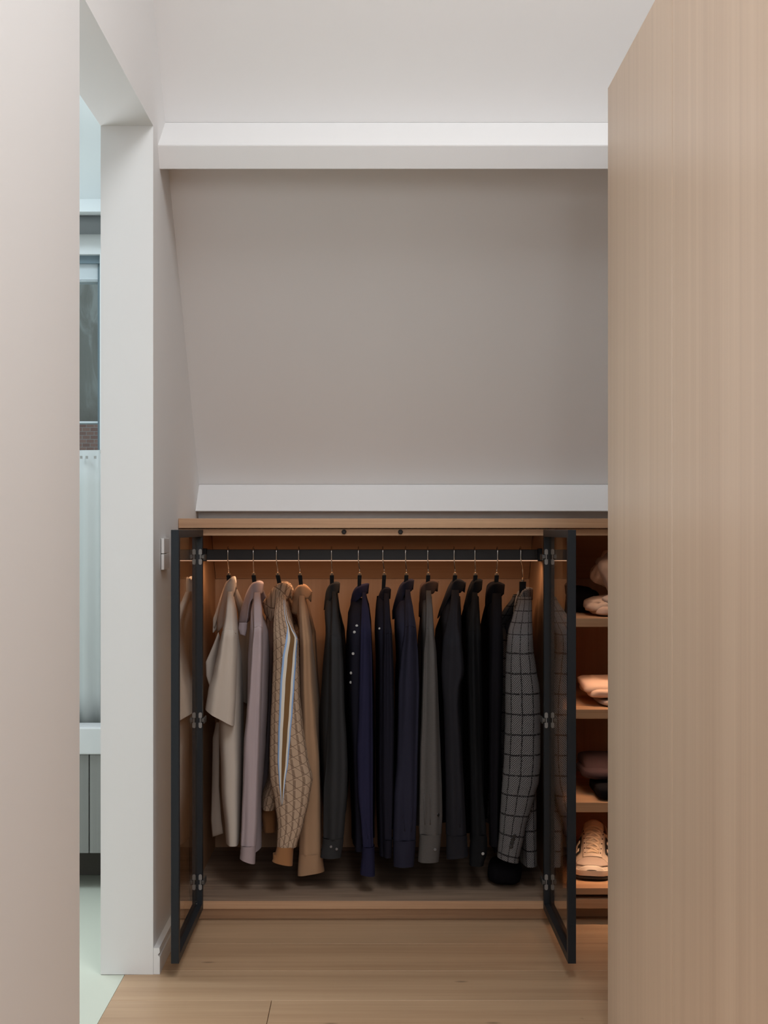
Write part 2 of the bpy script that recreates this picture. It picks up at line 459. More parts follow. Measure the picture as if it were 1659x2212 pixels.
# ------------------------------------------------------------------ tall wardrobe at the right
DW = 2.75
XW = PX(1313, DW)
ZW = PZ(190, DW)
tw = empty('tall_wardrobe', (0.8, 1.8, 0), 'tall pale oak wardrobe side filling the right edge of the view', 'wardrobe')
Ds = XW*F/(1452-CX)
box('side_panel', XW, XW+0.02, Ds+0.0008, DW, 0.002, ZW, M['panel_oak_v'], tw, 0.0012)
box('side_panel', XW, XW+0.02, 0.9, Ds-0.0008, 0.002, ZW, M['panel_oak_v'], tw, 0.0012)
box('carcass', XW+0.0205, XR-0.002, 0.905, DW-0.001, 0.002, ZW-0.0005, M['panel_oak_v'], tw, 0.001)

# ------------------------------------------------------------------ low wardrobe
DF = 3.57; DB = 4.17
z_top1, z_top0 = PZ(1120, DF), PZ(1141, DF)
XS0, XS1 = XL + 0.0008, -0.473        # left side panel
XP0, XP1 = 0.476, 0.494               # partition
XU1 = XR - 0.002
z_rail0 = PZ(1157, DF)
z_b1, z_b0 = PZ(1945, DF), PZ(1962, DF)
ct = tag(box('cabinet_top', XS0, XU1, DF-0.016, 4.255, z_top0, z_top1, M['oak_x'], None, 0.0012),
         'long oak top board lying over the low wardrobe and shelf unit', 'worktop')

hw = empty('hanging_wardrobe', (0.0, 3.85, 0.0), 'low oak wardrobe with open black framed glass doors and a hanging rail', 'wardrobe')
ZTT = z_top0 - 0.002
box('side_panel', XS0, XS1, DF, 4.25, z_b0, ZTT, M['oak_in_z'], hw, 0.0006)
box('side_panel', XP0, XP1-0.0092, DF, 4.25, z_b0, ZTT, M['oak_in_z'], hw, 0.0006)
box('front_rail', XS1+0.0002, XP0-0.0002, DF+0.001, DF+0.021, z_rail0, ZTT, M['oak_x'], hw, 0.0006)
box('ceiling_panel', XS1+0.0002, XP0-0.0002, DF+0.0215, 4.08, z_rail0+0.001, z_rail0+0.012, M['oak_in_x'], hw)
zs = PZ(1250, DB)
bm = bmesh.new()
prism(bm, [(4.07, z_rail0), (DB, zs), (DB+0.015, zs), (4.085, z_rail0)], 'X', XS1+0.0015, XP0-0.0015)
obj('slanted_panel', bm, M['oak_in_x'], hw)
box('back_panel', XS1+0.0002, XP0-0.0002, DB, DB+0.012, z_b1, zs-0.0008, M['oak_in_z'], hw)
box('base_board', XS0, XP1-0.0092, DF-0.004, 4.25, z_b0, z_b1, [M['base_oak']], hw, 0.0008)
box('base_edging', XS0, XP1-0.0092, DF-0.0065, DF-0.0042, z_b0, z_b1, M['oak_x'], hw, 0.0004)
DPL = ZC*F/(1985-CY)
box('plinth', XS0+0.018, XP1-0.0092, DPL, DPL+0.018, 0.0006, z_b0-0.0005, M['oak_x'], hw)
for xx in (743, 865):
    p = P(xx, 1149, DF)
    bm = bmesh.new(); add_tube(bm, [(p.x, DF-0.004, p.z), (p.x, DF-0.0028, p.z), (p.x, DF+0.004, p.z)], [0.0042, 0.0062, 0.0062], 20)
    add_tube(bm, [(p.x, DF-0.0055, p.z), (p.x, DF-0.003, p.z)], 0.0028, 14)
    obj('door_buffer', bm, M['rubber'], hw)

# hanging rail with light strip beneath
DR = 3.86
zr1, zr0 = PZ(1187, DR), PZ(1210, DR)
rail = box('hanging_rail', XS1+0.012, XP0-0.012, DR-0.008, DR+0.008, zr0, zr1, M['rail_black'], hw, 0.0012)
for s, xx in ((1, XS1+0.0005), (-1, XP0-0.0005)):
    bm = bmesh.new(); add_box(bm, min(xx, xx+s*0.0112), max(xx, xx+s*0.0112), DR-0.013, DR+0.013, zr0-0.003, zr1+0.003, 0.001)
    o = obj('rail_bracket', bm, M['black_metal'], hw)
o = box('led_strip', XS1+0.013, XP0-0.013, DR-0.0075, DR+0.0075, zr0-0.0024, zr0-0.0004, M['led'], hw)
L = area('rail_led_light', (0, DR, zr0-0.006), (0, 0.25, -1), 0.90, 0.012, 0.8, (1.0, 0.60, 0.36)); L.parent = hw; L.location = Vector((0, DR, zr0-0.006)) - hw.location

# doors, open at right angles
DFR = 3.112
def make_door(x0, x1, glass_x, sgn, label):
    """x0..x1 thickness of the frame, glass_x centre of the pane"""
    zt, zb = PZ(1144.5, DF), PZ(1961.5, DF)
    dh = DF - 0.008
    root = hw
    st = 0.020
    bm = bmesh.new()
    add_box(bm, x0, x1, DFR, DFR+st, zb, zt, 0.0006)
    add_box(bm, x0, x1, dh-st, dh, zb, zt, 0.0006)
    add_box(bm, x0, x1, DFR+st, dh-st, zt-0.018, zt, 0.0006)
    add_box(bm, x0, x1, DFR+st, dh-st, zb, zb+0.018, 0.0006)
    d = obj('door', bm, M['black_metal'], root)
    box('glass_pane', glass_x-0.0015, glass_x+0.0015, DFR+st+0.0003, dh-st-0.0003, zb+0.0183, zt-0.0183, M['bronze_glass'], d)
    for yc in (1203, 1556, 1906):
        dd = dh - st - 0.0022
        zc_ = PZ(yc, dd)
        bm = bmesh.new()
        xc = glass_x + sgn*0.0095
        for s in (1, -1):        # rounded cup plates above and below the arm
            zz = zc_ + s*0.0125
            pts = []
            r = 0.0042
            for k in range(9):
                a = math.pi*k/8
                pts.append((xc + r*math.cos(a), zz + s*(0.0035 + r*math.sin(a))))
            pts += [(xc - r, zz - s*0.0062), (xc + r, zz - s*0.0062)]
            prism(bm, pts, 'Y', dd, dd+0.0022)
        add_box(bm, xc-0.0010, xc+0.0012, dd-0.001, dd+0.002, zc_-0.0062, zc_+0.0062)
        obj('hinge', bm, M['hinge_grey'], d)
        bm = bmesh.new()
        xa, xb = sorted((xc + sgn*0.002, xc + sgn*0.0105))
        add_box(bm, xa, xb, dd-0.002, dd+0.006, zc_-0.0045, zc_+0.0045, 0.0008)
        xa, xb = sorted((xc + sgn*0.0065, xc + sgn*0.0105))
        add_box(bm, xa, xb, dd+0.004, DF+0.018, zc_-0.009, zc_+0.006, 0.0008)
        obj('hinge_arm', bm, M['hinge_dark'], d)
    return d
make_door(PX(369.2, DFR), PX(386.4, DFR), PX(369.2, DFR)+0.0035, 1, 'left door')
make_door(PX(1227.0, DFR), PX(1244.4, DFR), PX(1244.4, DFR)-0.0035, -1, 'right door')

# ------------------------------------------------------------------ shelf unit on the right
su = empty('shelf_unit', (0.8, 3.85, 0.0), 'open oak shelf unit right of the hanging wardrobe, half hidden by the tall wardrobe', 'shelves')
xa, xb = XP1-0.009, XU1
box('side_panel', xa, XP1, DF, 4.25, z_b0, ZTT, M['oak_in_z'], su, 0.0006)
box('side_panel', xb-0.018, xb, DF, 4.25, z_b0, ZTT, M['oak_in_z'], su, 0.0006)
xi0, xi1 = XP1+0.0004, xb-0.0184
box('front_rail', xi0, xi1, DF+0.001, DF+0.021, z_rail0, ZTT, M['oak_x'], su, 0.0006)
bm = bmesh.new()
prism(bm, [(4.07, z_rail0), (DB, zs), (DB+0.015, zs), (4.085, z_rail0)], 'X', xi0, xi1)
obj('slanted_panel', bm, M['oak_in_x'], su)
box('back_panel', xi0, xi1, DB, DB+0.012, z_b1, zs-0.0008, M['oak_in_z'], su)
shelves = []
for ya, yb in ((1336, 1354.5), (1533, 1553), (1734, 1755), (1919, 1933)):
    za, zb_ = PZ(ya, DF), PZ(yb, DF)
    box('shelf', xi0, xi1, DF+0.002, DB-0.001, zb_, za, M['oak_x'], su, 0.0008)
    shelves.append((za, zb_))
box('base_board', xa, xb, DF-0.003, 4.25, PZ(1962, DF), PZ(1942, DF), M['oak_x'], su, 0.0008)
box('plinth', xa, xb, DPL+0.02, DPL+0.038, 0.0006, PZ(1962, DF)-0.0005, M['oak_in_x'], su)
tops = [z_rail0] + [s[1] for s in shelves[:3]]
for i, z in enumerate(tops):
    zl = z + (0.006 if i == 0 else -0.0003)
    box('led_strip', xi0+0.02, xi1-0.02, DF+0.050, DF+0.058, zl-0.0016, zl, M['led'], su)
    L = area('shelf_led_light', (0, 0, 0), (0, 0.12, -1), xi1-xi0-0.05, 0.01, (0.14, 0.36, 0.28, 0.40)[i]*1.25, (1.0, 0.62, 0.38)); L.data.spread = math.radians(110)
    L.parent = su; L.location = Vector(((xi0+xi1)/2, DF+0.054, zl-0.004)) - su.location

# ------------------------------------------------------------------ garments
DC = 3.87        # depth of the hanger plane centre

def interp(rows, y):
    if y <= rows[0][0]: return rows[0][1:]
    for a, b in zip(rows, rows[1:]):
        if y <= b[0]:
            t = (y - a[0])/(b[0] - a[0]); t = t*t*(3-2*t)*0.5 + t*0.5
            return tuple(u + (v-u)*t for u, v in zip(a[1:], b[1:]))
    return rows[-1][1:]

def loft(name, rings, mat, parent, turn_in=0.0, ulen=None):
    bm = bmesh.new(); uv = bm.loops.layers.uv.new('UVMap')
    n = len(rings[0])
    if turn_in:
        last = rings[-1]; c = sum(last, Vector())/n
        inner = [c + (p-c)*0.93 for p in last]
        up = [p + Vector((0, 0, turn_in)) for p in inner]
        rings = rings + [inner, up]
    V = [[bm.verts.new(p) for p in r] for r in rings]
    us = [0.0]
    mid = rings[len(rings)//2]
    for k in range(n): us.append(us[-1] + (mid[(k+1) % n] - mid[k]).length)
    vs = [0.0]
    for a, b in zip(rings, rings[1:]): vs.append(vs[-1] + sum(((a[k]-b[k]).length for k in range(0, n, 4)), 0.0)/len(range(0, n, 4)))
    for i in range(len(rings)-1):
        for k in range(n):
            f = bm.faces.new((V[i][k], V[i][(k+1) % n], V[i+1][(k+1) % n], V[i+1][k]))
            for lp, (uu, vv) in zip(f.loops, ((us[k], vs[i]), (us[k+1], vs[i]), (us[k+1], vs[i+1]), (us[k], vs[i+1]))):
                lp[uv].uv = (uu, vv)
            f.smooth = True
    if turn_in:
        for q in (len(rings)-3, len(rings)-2):
            for k in range(n):
                e = bm.edges.get((V[q][k], V[q][(k+1) % n]))
                if e: e.smooth = False
    return obj(name, bm, mat, parent, True)

def sgnpow(v, p): return math.copysign(abs(v)**p, v)

def sleeve_rings(rows, ys, dn, ds, de, ry, seed, fold, tilt, ystep=12, start_blend=True, n=36, D_fix=None):
    """rows: (y, xl, xr) in photo px; shoulder at row y=ys; depth runs neck dn -> shoulder ds -> end de"""
    fold = fold*1.5
    rnd = random.Random(seed)
    ph = [rnd.uniform(0, 6.28) for _ in range(6)]
    y0, y1 = rows[0][0], rows[-1][0]
    m = max(2, int((y1-y0)/ystep))
    rings = []
    for i in range(m+1):
        y = y0 + (y1-y0)*i/m
        xl, xr = interp(rows, y)
        if y < ys and ys > y0:
            t = (y-y0)/(ys-y0); D = dn + (ds-dn)*t; r = ry*(0.45 + 0.55*t)
        else:
            t = (y-ys)/max(1, y1-ys); D = ds + (de-ds)*t; r = ry*(1.0 - 0.25*t)
        c = P((xl+xr)/2, y, D); rx = (xr-xl)/2*D/F
        vv = (y-y0)/300.0
        tl = tilt*D/F*max(0.0, (i/m-0.6)/0.4) if tilt else 0.0
        ring = []
        for k in range(n):
            a = 2*math.pi*k/n
            ca, sa = math.cos(a), math.sin(a)
            fd = fold*min(1.0, max(0.0, (y-y0)/60.0))*(math.sin(3*a + ph[0] + 0.9*math.sin(vv*2.1+ph[1])) + 0.7*math.sin(5*a + ph[2] + 1.2*math.sin(vv*1.7+ph[3])) + 0.35*math.sin(8*a + ph[4] + vv*1.1))
            sx = sgnpow(ca, 0.85); sy = sgnpow(sa, 0.85)
            k2 = 1.0 + fd*0.35*abs(sa)
            ring.append(Vector((c.x + rx*sx*(1 - 0.0*fd), D + r*sy*(1.0 + fd), c.z - tl*sx)))
        rings.append(ring)
    return rings

def body_rings(rows, ys, dc, ry, seed, fold, ystep=16, n=56, tops=0.05):
    rnd = random.Random(seed+50)
    ph = [rnd.uniform(0, 6.28) for _ in range(6)]
    y0, y1 = rows[0][0], rows[-1][0]
    m = max(3, int((y1-y0)/ystep))
    rings = []
    for i in range(m+1):
        y = y0 + (y1-y0)*i/m
        xl, xr = interp(rows, y)
        t = min(1.0, max(0.0, (y-y0)/(ys-y0)))
        r = tops + (ry-tops)*t
        near, far = dc - r*0.85, dc + r*0.5
        left = (xl+xr)/2 < CX
        def span(D):
            # the cloth hangs at a slight angle, so each half narrows away from the door
            if left: A, B = PX(xl, near), PX(xr, max(near, D))
            else: A, B = PX(xl, max(near, D)), PX(xr, near)
            if B - A < 0.022:
                if left: A = B - 0.022
                else: B = A + 0.022
            return A, B
        z = PZ(y, near)
        g = min(1.0, max(0.0, (y-y0-60)/300.0))
        ring = []
        for k in range(n):
            a = 2*math.pi*k/n
            ca, sa = math.cos(a), math.sin(a)
            yy = dc + r*sgnpow(sa, 0.8)
            A_, B_ = span(yy); c = (A_+B_)/2; rx = (B_-A_)/2
            wv = fold*g*(math.sin(yy*34 + ph[0] + 0.6*math.sin(z*4+ph[1])) + 0.6*math.sin(yy*61 + ph[2] + z*2))
            ring.append(Vector((c + rx*sgnpow(ca, 0.6) + wv, yy, z)))
        rings.append(ring)
    return rings

def collar(top, bot, dn, ry, mat, parent, stand=22, far_dx=0.0, name='collar', thick=0.0022):
    n = len(top)-1
    N = 22; Mr = 6
    def samp(L, s):
        x = s*n; i = min(n-1, int(x)); t = x-i
        p0 = L[max(i-1, 0)]; p1 = L[i]; p2 = L[i+1]; p3 = L[min(i+2, n)]
        return tuple(0.5*((2*b) + (-a+c)*t + (2*a-5*b+4*c-d)*t*t + (-a+3*b-3*c+d)*t**3) for a, b, c, d in zip(p0, p1, p2, p3))
    bm = bmesh.new(); uv = bm.loops.layers.uv.new('UVMap')
    def side(sg):
        cols = []
        for i in range(N+1):
            s = i/N
            tp, bp = samp(top, s), samp(bot, s)
            b = math.sin(math.pi*min(1, max(0, s)))**0.7
            col = []
            for j in range(-3, Mr+1):
                if j < 0:
                    u = -j/3
                    px, py = tp[0], tp[1] + stand*u
                    d = ry*b*(0.86 - 0.05*u)
                    cx_ = sum(q[0] for q in top)/len(top)
                    px = px + (cx_-px)*0.10*u
                else:
                    u = j/Mr
                    px = tp[0] + (bp[0]-tp[0])*u; py = tp[1] + (bp[1]-tp[1])*u
                    d = ry*(b*(1.0 + 0.35*u) + 0.05*math.sin(math.pi*u))
                    if j == 0: py += 0.5
                D = dn - d
                q = P(px, py, D)
                if sg < 0: q = Vector((q.x + far_dx*s, 2*dn - D, q.z))
                col.append(bm.verts.new(q))
            cols.append(col)
        for i in range(N):
            for j in range(len(cols[0])-1):
                q = (cols[i][j], cols[i+1][j], cols[i+1][j+1], cols[i][j+1])
                f = bm.faces.new(q if sg > 0 else q[::-1]); f.smooth = True
                for lp, (uu, vv) in zip(f.loops, ((i, j), (i+1, j), (i+1, j+1), (i, j+1)) if sg > 0 else ((i, j+1), (i+1, j+1), (i+1, j), (i, j))):
                    lp[uv].uv = (uu*0.006, vv*0.006)
    side(1); side(-1)
    bmesh.ops.remove_doubles(bm, verts=bm.verts[:], dist=0.0004)
    o = obj(name, bm, mat, parent, True)
    md = o.modifiers.new('thickness', 'SOLIDIFY'); md.thickness = thick; md.offset = 0
    return o

def flap(name, L, R, dl, dr, mat, parent, bulge=0.0, thick=0.0025):
    """sheet between two photo polylines (top to bottom) at depths dl, dr"""
    bm = bmesh.new(); uv = bm.loops.layers.uv.new('UVMap')
    m = len(L)-1; N = m*5; K = 8
    def samp(Q, s):
        x = s*m; i = min(m-1, int(x)); t = x-i
        return tuple(a + (b-a)*t for a, b in zip(Q[i], Q[i+1]))
    g = []
    for i in range(N+1):
        a, b = samp(L, i/N), samp(R, i/N)
        g.append([bm.verts.new(P(a[0]+(b[0]-a[0])*k/K, a[1]+(b[1]-a[1])*k/K, dl+(dr-dl)*k/K - bulge*math.sin(math.pi*k/K))) for k in range(K+1)])
    for i in range(N):
        for k in range(K):
            f = bm.faces.new((g[i][k], g[i][k+1], g[i+1][k+1], g[i+1][k])); f.smooth = True
    o = obj(name, bm, mat, parent, True)
    md = o.modifiers.new('thickness', 'SOLIDIFY'); md.thickness = thick; md.offset = 0
    return o

_dg = None
def snap(objs, x, y):
    """point where the photo ray (x, y) meets the given meshes"""
    d = P(x, y, 1.0) - Vector((0, 0, ZC)); o = Vector((0, 0, ZC)); best = None
    for ob in objs:
        base = Vector((0, 0, 0)); q = ob
        while q is not None: base += Vector(q.location); q = q.parent
        t = BVHTree.FromPolygons([v.co + base for v in ob.data.vertices], [p.vertices[:] for p in ob.data.polygons])
        h = t.ray_cast(o, d.normalized())
        if h[0] is not None and (best is None or h[3] < best[3]): best = h
    return best

def button(objs, x, y, r, mat, parent, D=None):
    h = snap(objs, x, y)
    if h is None: return
    p = h[0]; nrm = h[1] if h[1].y < 0 else -h[1]
    nrm = (nrm + Vector((0, -1.0, 0))).normalized()
    bm = bmesh.new()
    add_tube(bm, [p - nrm*0.001, p + nrm*0.0016, p + nrm*0.0024], [r, r, r*0.8], 14)
    o = obj('button', bm, mat, parent)
    return o

def ring_far(rings, dc):
    return [[Vector((p.x, 2*dc - p.y, p.z)) for p in r][::-1] for r in rings]

def garment(name, label, cat, group, mats, sl, bd, ys, col, cuff=None, seed=1, sdepth=3.655, sry=0.036, bry=0.212, fold=0.10, bfold=0.003,
            tilt=0, ctilt=0, hem=None, cry=0.040, stand=22, far_dx=0.0, far=True):
    g = empty(name, P((sl[0][1]+sl[0][2])/2, 1290, DC), label, cat, group)
    mb = mats['body']; ms = mats.get('sleeve', mb); mc = mats.get('collar', mb); mcu = mats.get('cuff', ms)
    parts = {}
    br = body_rings(bd, ys, DC, bry, seed, bfold)
    arm_rows.append([sum(v.x for v in br[q])/len(br[q]) for q in (1, 2, 4)])
    parts['body'] = loft('body', br, mb, g, 0.015)
    sl = [(sl[0][0]-11, sl[0][1]+1, sl[0][2]-1)] + list(sl)
    sr = sleeve_rings(sl, ys, DC-0.062, sdepth, sdepth-0.012, sry, seed, fold, tilt)
    parts['sleeve'] = loft('sleeve', sr, ms, g, 0.02)
    if far: loft('sleeve', ring_far(sr, DC), ms, g, 0.02)
    if cuff:
        cr = sleeve_rings(cuff, cuff[0][0], sdepth-0.012, sdepth-0.012, sdepth-0.012, sry*0.86, seed+3, fold*0.35, ctilt, ystep=8)
        parts['cuff'] = loft('cuff', cr, mcu, g, 0.02)
        if far: loft('cuff', ring_far(cr, DC), mcu, g, 0.02)
    if hem:
        hr = body_rings(hem, hem[0][0]-1, DC, bry, seed, bfold*0.6, ystep=10)
        parts['hem'] = loft('hem_band', hr, mats['cuff'], g, 0.015)
    parts['collar'] = collar(col[0], col[1], DC-0.01, cry, mc, g, stand, far_dx)
    return g, parts

# fabrics
FB = {
 'beige': fabric('beige wool', (0.56, 0.48, 0.41), 0.05),
 'mauve': fabric('mauve cotton', (0.43, 0.345, 0.355), 0.05),
 'camel': fabric('camel cotton', (0.40, 0.235, 0.135), 0.06),
 'charcoal': fabric('charcoal cotton', (0.034, 0.033, 0.034), 0.12),
 'navy': fabric('deep navy cotton', (0.020, 0.019, 0.044), 0.12),
 'navy_black': fabric('near black navy', (0.013, 0.012, 0.019), 0.12),
 'navy_dusk': fabric('dusky navy cotton', (0.024, 0.023, 0.038), 0.12),
 'grey': fabric('grey marl jersey', (0.082, 0.074, 0.070), 0.1, streak=0.45),
 'brown_collar': fabric('dark brown collar', (0.070, 0.045, 0.038), 0.1),
 'ink': fabric('ink cotton', (0.021, 0.020, 0.024), 0.12),
 'black': fabric('black cotton', (0.012, 0.012, 0.013), 0.12),
 'soft_black': fabric('soft black wool', (0.009, 0.008, 0.010), 0.12),
 'rib_tan': fabric('tan rib knit', (0.35, 0.165, 0.07), 0.08),
}
def tweed():
    k = NT('windowpane tweed'); tc = k.n('ShaderNodeTexCoord'); sp = k.n('ShaderNodeSeparateXYZ'); k.l(tc.outputs['UV'], sp.inputs[0])
    u, v = sp.outputs[0], sp.outputs[1]
    wob = k.math('MULTIPLY', k.math('SUBTRACT', k.noise(tc.outputs['UV'], 60, 2), 0.5), 0.004)
    d = k.math('ADD', k.math('ADD', u, k.math('MULTIPLY', v, 1.0)), wob)
    tw = k.math('SINE', k.math('MULTIPLY', d, 2*math.pi/0.0058))
    nz = k.noise(tc.outputs['UV'], 700, 2)
    f = k.math('ADD', k.math('MULTIPLY', tw, 0.42), nz)
    base = k.ramp(f, [(0.30, (0.022, 0.020, 0.021)), (0.76, (0.27, 0.255, 0.255))])
    def line(c, per, w_, off):
        fr = k.math('FRACT', k.math('ADD', k.math('DIVIDE', c, per), off))
        return k.math('LESS_THAN', k.math('ABSOLUTE', k.math('SUBTRACT', fr, 0.5)), w_/per/2)
    l = k.math('MAXIMUM', line(k.math('ADD', v, wob), 0.0535, 0.0045, 0.30), line(k.math('ADD', u, wob), 0.031, 0.0034, 0.80))
    l = k.math('MULTIPLY', l, k.math('GREATER_THAN', k.noise(tc.outputs['UV'], 420, 1), 0.40))
    k.l(k.mix(k.math('MULTIPLY', l, 0.95), base, (0.010, 0.009, 0.010)), k.b.inputs['Base Color'])
    k.b.inputs['Roughness'].default_value = 0.95; k.b.inputs['Specular IOR Level'].default_value = 0.1
    k.bump(f, 0.4, 0.001)
    return k.m
FB['tweed'] = tweed()
def monogram():
    k = NT('monogram jacquard'); tc = k.n('ShaderNodeTexCoord'); sp = k.n('ShaderNodeSeparateXYZ'); k.l(tc.outputs['UV'], sp.inputs[0])
    u, v = sp.outputs[0], sp.outputs[1]
    S = 0.0275
    # lattice: a along the falling diagonals, b along the rising ones, c along uprights
    a = k.math('DIVIDE', k.math('ADD', v, k.math('MULTIPLY', u, -0.92)), S)
    b = k.math('DIVIDE', k.math('ADD', v, k.math('MULTIPLY', u, 0.46)), S)
    fa, fb = k.math('FRACT', a), k.math('FRACT', b)
    la = k.math('LESS_THAN', fa, 0.055); lb = k.math('LESS_THAN', fb, 0.05)
    # upright bar inside each cell
    cu = k.math('FRACT', k.math('SUBTRACT', b, a))     # runs across
    inbar = k.math('MULTIPLY', k.math('GREATER_THAN', cu, 0.56), k.math('LESS_THAN', cu, 0.86))
    tri = k.math('GREATER_THAN', k.math('ADD', fa, fb), 0.55)
    hat = k.math('GREATER_THAN', k.math('SINE', k.math('MULTIPLY', u, 2*math.pi/0.0020)), -0.1)
    bar = k.math('MULTIPLY', k.math('MULTIPLY', inbar, tri), k.math('ADD', k.math('MULTIPLY', hat, 0.45), 0.4))
    cream = k.math('MULTIPLY', k.math('MULTIPLY', k.math('GREATER_THAN', cu, 0.93), tri), k.math('LESS_THAN', fa, 0.3))
    base = k.mix(k.noise(tc.outputs['UV'], 500, 2), (0.40, 0.275, 0.185), (0.50, 0.355, 0.25))
    c = k.mix(bar, base, (0.12, 0.07, 0.045))
    c = k.mix(k.math('MULTIPLY', k.math('MAXIMUM', la, lb), 0.85), c, (0.10, 0.055, 0.035))
    k.l(c, k.b.inputs['Base Color']); k.b.inputs['Roughness'].default_value = 0.85; k.b.inputs['Specular IOR Level'].default_value = 0.2
    return k.m
FB['mono'] = monogram()
B_PEARL = plain('pearl button', (0.42, 0.40, 0.38), 0.25)
B_DARK = plain('dark horn button', (0.012, 0.011, 0.011), 0.25)
B_SMOKE = plain('smoke button', (0.16, 0.15, 0.15), 0.2)

GR = 'clothes hanging on the wardrobe rail'
gar = {}
arm_rows = []
# 1 beige short sleeved shirt
g, p = garment('shirt', 'beige short-sleeved shirt with open collar, first on the rail beside the left door', 'shirt', GR, {'body': FB['beige']},
    [(1288,491,504),(1320,489,507),(1345,486,509),(1360,481,512),(1400,472,513),(1450,462,511),(1500,450,509),(1549,444,506)],
    [(1290,490,506),(1330,480,512),(1375,474,515),(1442,468,522),(1520,466,524),(1600,468,524),(1665,471,525),(1710,472,524),(1800,482,522),(1823,484,520)],
    1360, ([(509,1258),(506,1247),(497,1250),(487,1262),(478,1295),(470,1335)], [(509,1268),(504,1285),(494,1300),(488,1322),(486,1346),(469,1367)]),
    seed=11, tilt=18, fold=0.05, far_dx=-0.012, sry=0.05)
flap('front_panel', [(472,1366),(458,1400),(445,1430),(446,1460),(453,1482)], [(474,1376),(474,1400),(470,1430),(467,1460),(465,1490)], 3.77, 3.80, FB['beige'], g, 0.012)
flap('front_panel', [(468,1560),(460,1594),(458,1700),(456,1770),(459,1808)], [(478,1560),(474,1594),(473,1700),(478,1770),(482,1800)], 3.85, 3.83, FB['beige'], g, 0.006)
gar[0] = g
# 2 mauve
g, p = garment('shirt', 'mauve long-sleeved polo shirt with a broad collar, between beige shirt and patterned jacket', 'shirt', GR, {'body': FB['mauve']},
    [(1290,548,563),(1320,547,566),(1352,548,568),(1404,543,568),(1471,539,566),(1541,533,564),(1604,527,562),(1687,525,559),(1770,522,557),(1824,520,554)],
    [(1290,545,563),(1325,538,564),(1375,533,580),(1425,529,583),(1520,528,580),(1610,527,575),(1670,527,570),(1730,528,564),(1836,538,564)],
    1352, ([(569,1260),(562,1257),(551,1257),(542,1263),(532,1282),(520,1318)], [(567,1282),(561,1283),(549,1289),(538,1308),(532,1346),(515,1346)]),
    cuff=[(1824,521,553),(1832,520,553),(1859,518,551)], ctilt=6, seed=12, fold=0.07, bfold=0.002)
flap('placket', [(517,1345),(515,1358),(519,1370)], [(534,1345),(533,1360),(530,1374)], 3.80, 3.80, FB['mauve'], g, 0.006)
gar[1] = g
# 3 patterned track jacket
g, p = garment('jacket', 'brown geometric-pattern track jacket with blue and cream sleeve stripes', 'jacket', GR, {'body': FB['mono'], 'cuff': FB['rib_tan']},
    [(1295,597,618),(1325,592,622),(1355,590,634),(1384,590,645),(1423,590,646),(1500,587,648),(1562,584,654),(1635,582,665),(1681,583,676),(1729,593,668),(1781,600,656),(1828,598,641)],
    [(1300,596,622),(1340,590,632),(1384,588,640),(1500,584,640),(1600,582,634),(1680,578,624),(1728,562,612),(1748,563,600)],
    1375, ([(634,1275),(624,1263),(609,1259),(594,1265),(580,1285),(568,1300)], [(629,1287),(616,1298),(600,1302),(592,1326),(584,1342),(571,1323)]),
    cuff=[(1826,599,636),(1834,597,634),(1864,588,632)], ctilt=5, seed=13, fold=0.035, sdepth=3.635, sry=0.036, hem=[(1748,563,599),(1755,562,598),(1798,567,597)], bry=0.17, cry=0.06)
gar[2] = g
# sleeve stripe: five bands laid on the sleeve
sl = [(1296,613,616),(1320,614,618),(1340,617,622),(1355,621,629),(1378,618,643),(1423,610,640),(1481,605,636),(1539,603,632),(1583,601,628),(1645,600,623),(1690,603,616),(1720,606,612.5),(1739,608,610)]
cols = [(0.30,0.46,0.75),(0.72,0.66,0.57),(0.19,0.105,0.045),(0.72,0.66,0.57),(0.30,0.46,0.75)]
mats5 = [fabric('stripe %s' % n, c, 0.04) for n, c in zip(('blue','cream','brown','cream edge','blue edge'), cols)]
br = [0, 0.14, 0.36, 0.74, 0.89, 1.0]
bm = bmesh.new(); tr = []
for i in range(61):
    y = 1296 + (1739-1296)*i/60
    xl, xr = interp(sl, y)
    row = []
    for q in br:
        h = snap([p['sleeve'], p['body']], xl + (xr-xl)*q, y)
        row.append((h[0] if h else P(xl+(xr-xl)*q, y, 3.7)) + Vector((0, -0.0022, 0)))
    tr.append([bm.verts.new(v) for v in row])
for i in range(60):
    for q in range(5):
        f = bm.faces.new((tr[i][q], tr[i][q+1], tr[i+1][q+1], tr[i+1][q])); f.material_index = q; f.smooth = True
o = obj('sleeve_stripe', bm, mats5, g, True); o['label'] = 'blue, cream and brown stripe'
md = o.modifiers.new('thickness', 'SOLIDIFY'); md.thickness = 0.001; md.offset = 0
# 4 camel
g, p = garment('shirt', 'camel brown shirt with a pointed collar, right of the patterned jacket', 'shirt', GR, {'body': FB['camel']},
    [(1297,645,659),(1326,646,663),(1360,647,668),(1384,648,672),(1461,648,676),(1558,650,683),(1645,650,690),(1749,648,693),(1843,646,694)],
    [(1295,643,660),(1330,640,668),(1384,646,674),(1500,650,686),(1523,652,689),(1600,655,690),(1835,658,692)],
    1384, ([(674,1278),(660,1265),(647,1264),(638,1272),(634,1285),(632,1300)], [(672,1284),(663,1294),(652,1289),(645,1298),(642,1326),(630,1324)]),
    cuff=[(1842,646,695),(1850,645,697),(1886,643,701)], ctilt=-5, seed=14, sdepth=3.715, sry=0.032, bry=0.14, fold=0.08, cry=0.030)
button([p['body'], p['sleeve']], 641, 1337, 0.004, B_SMOKE, g); gar[3] = g
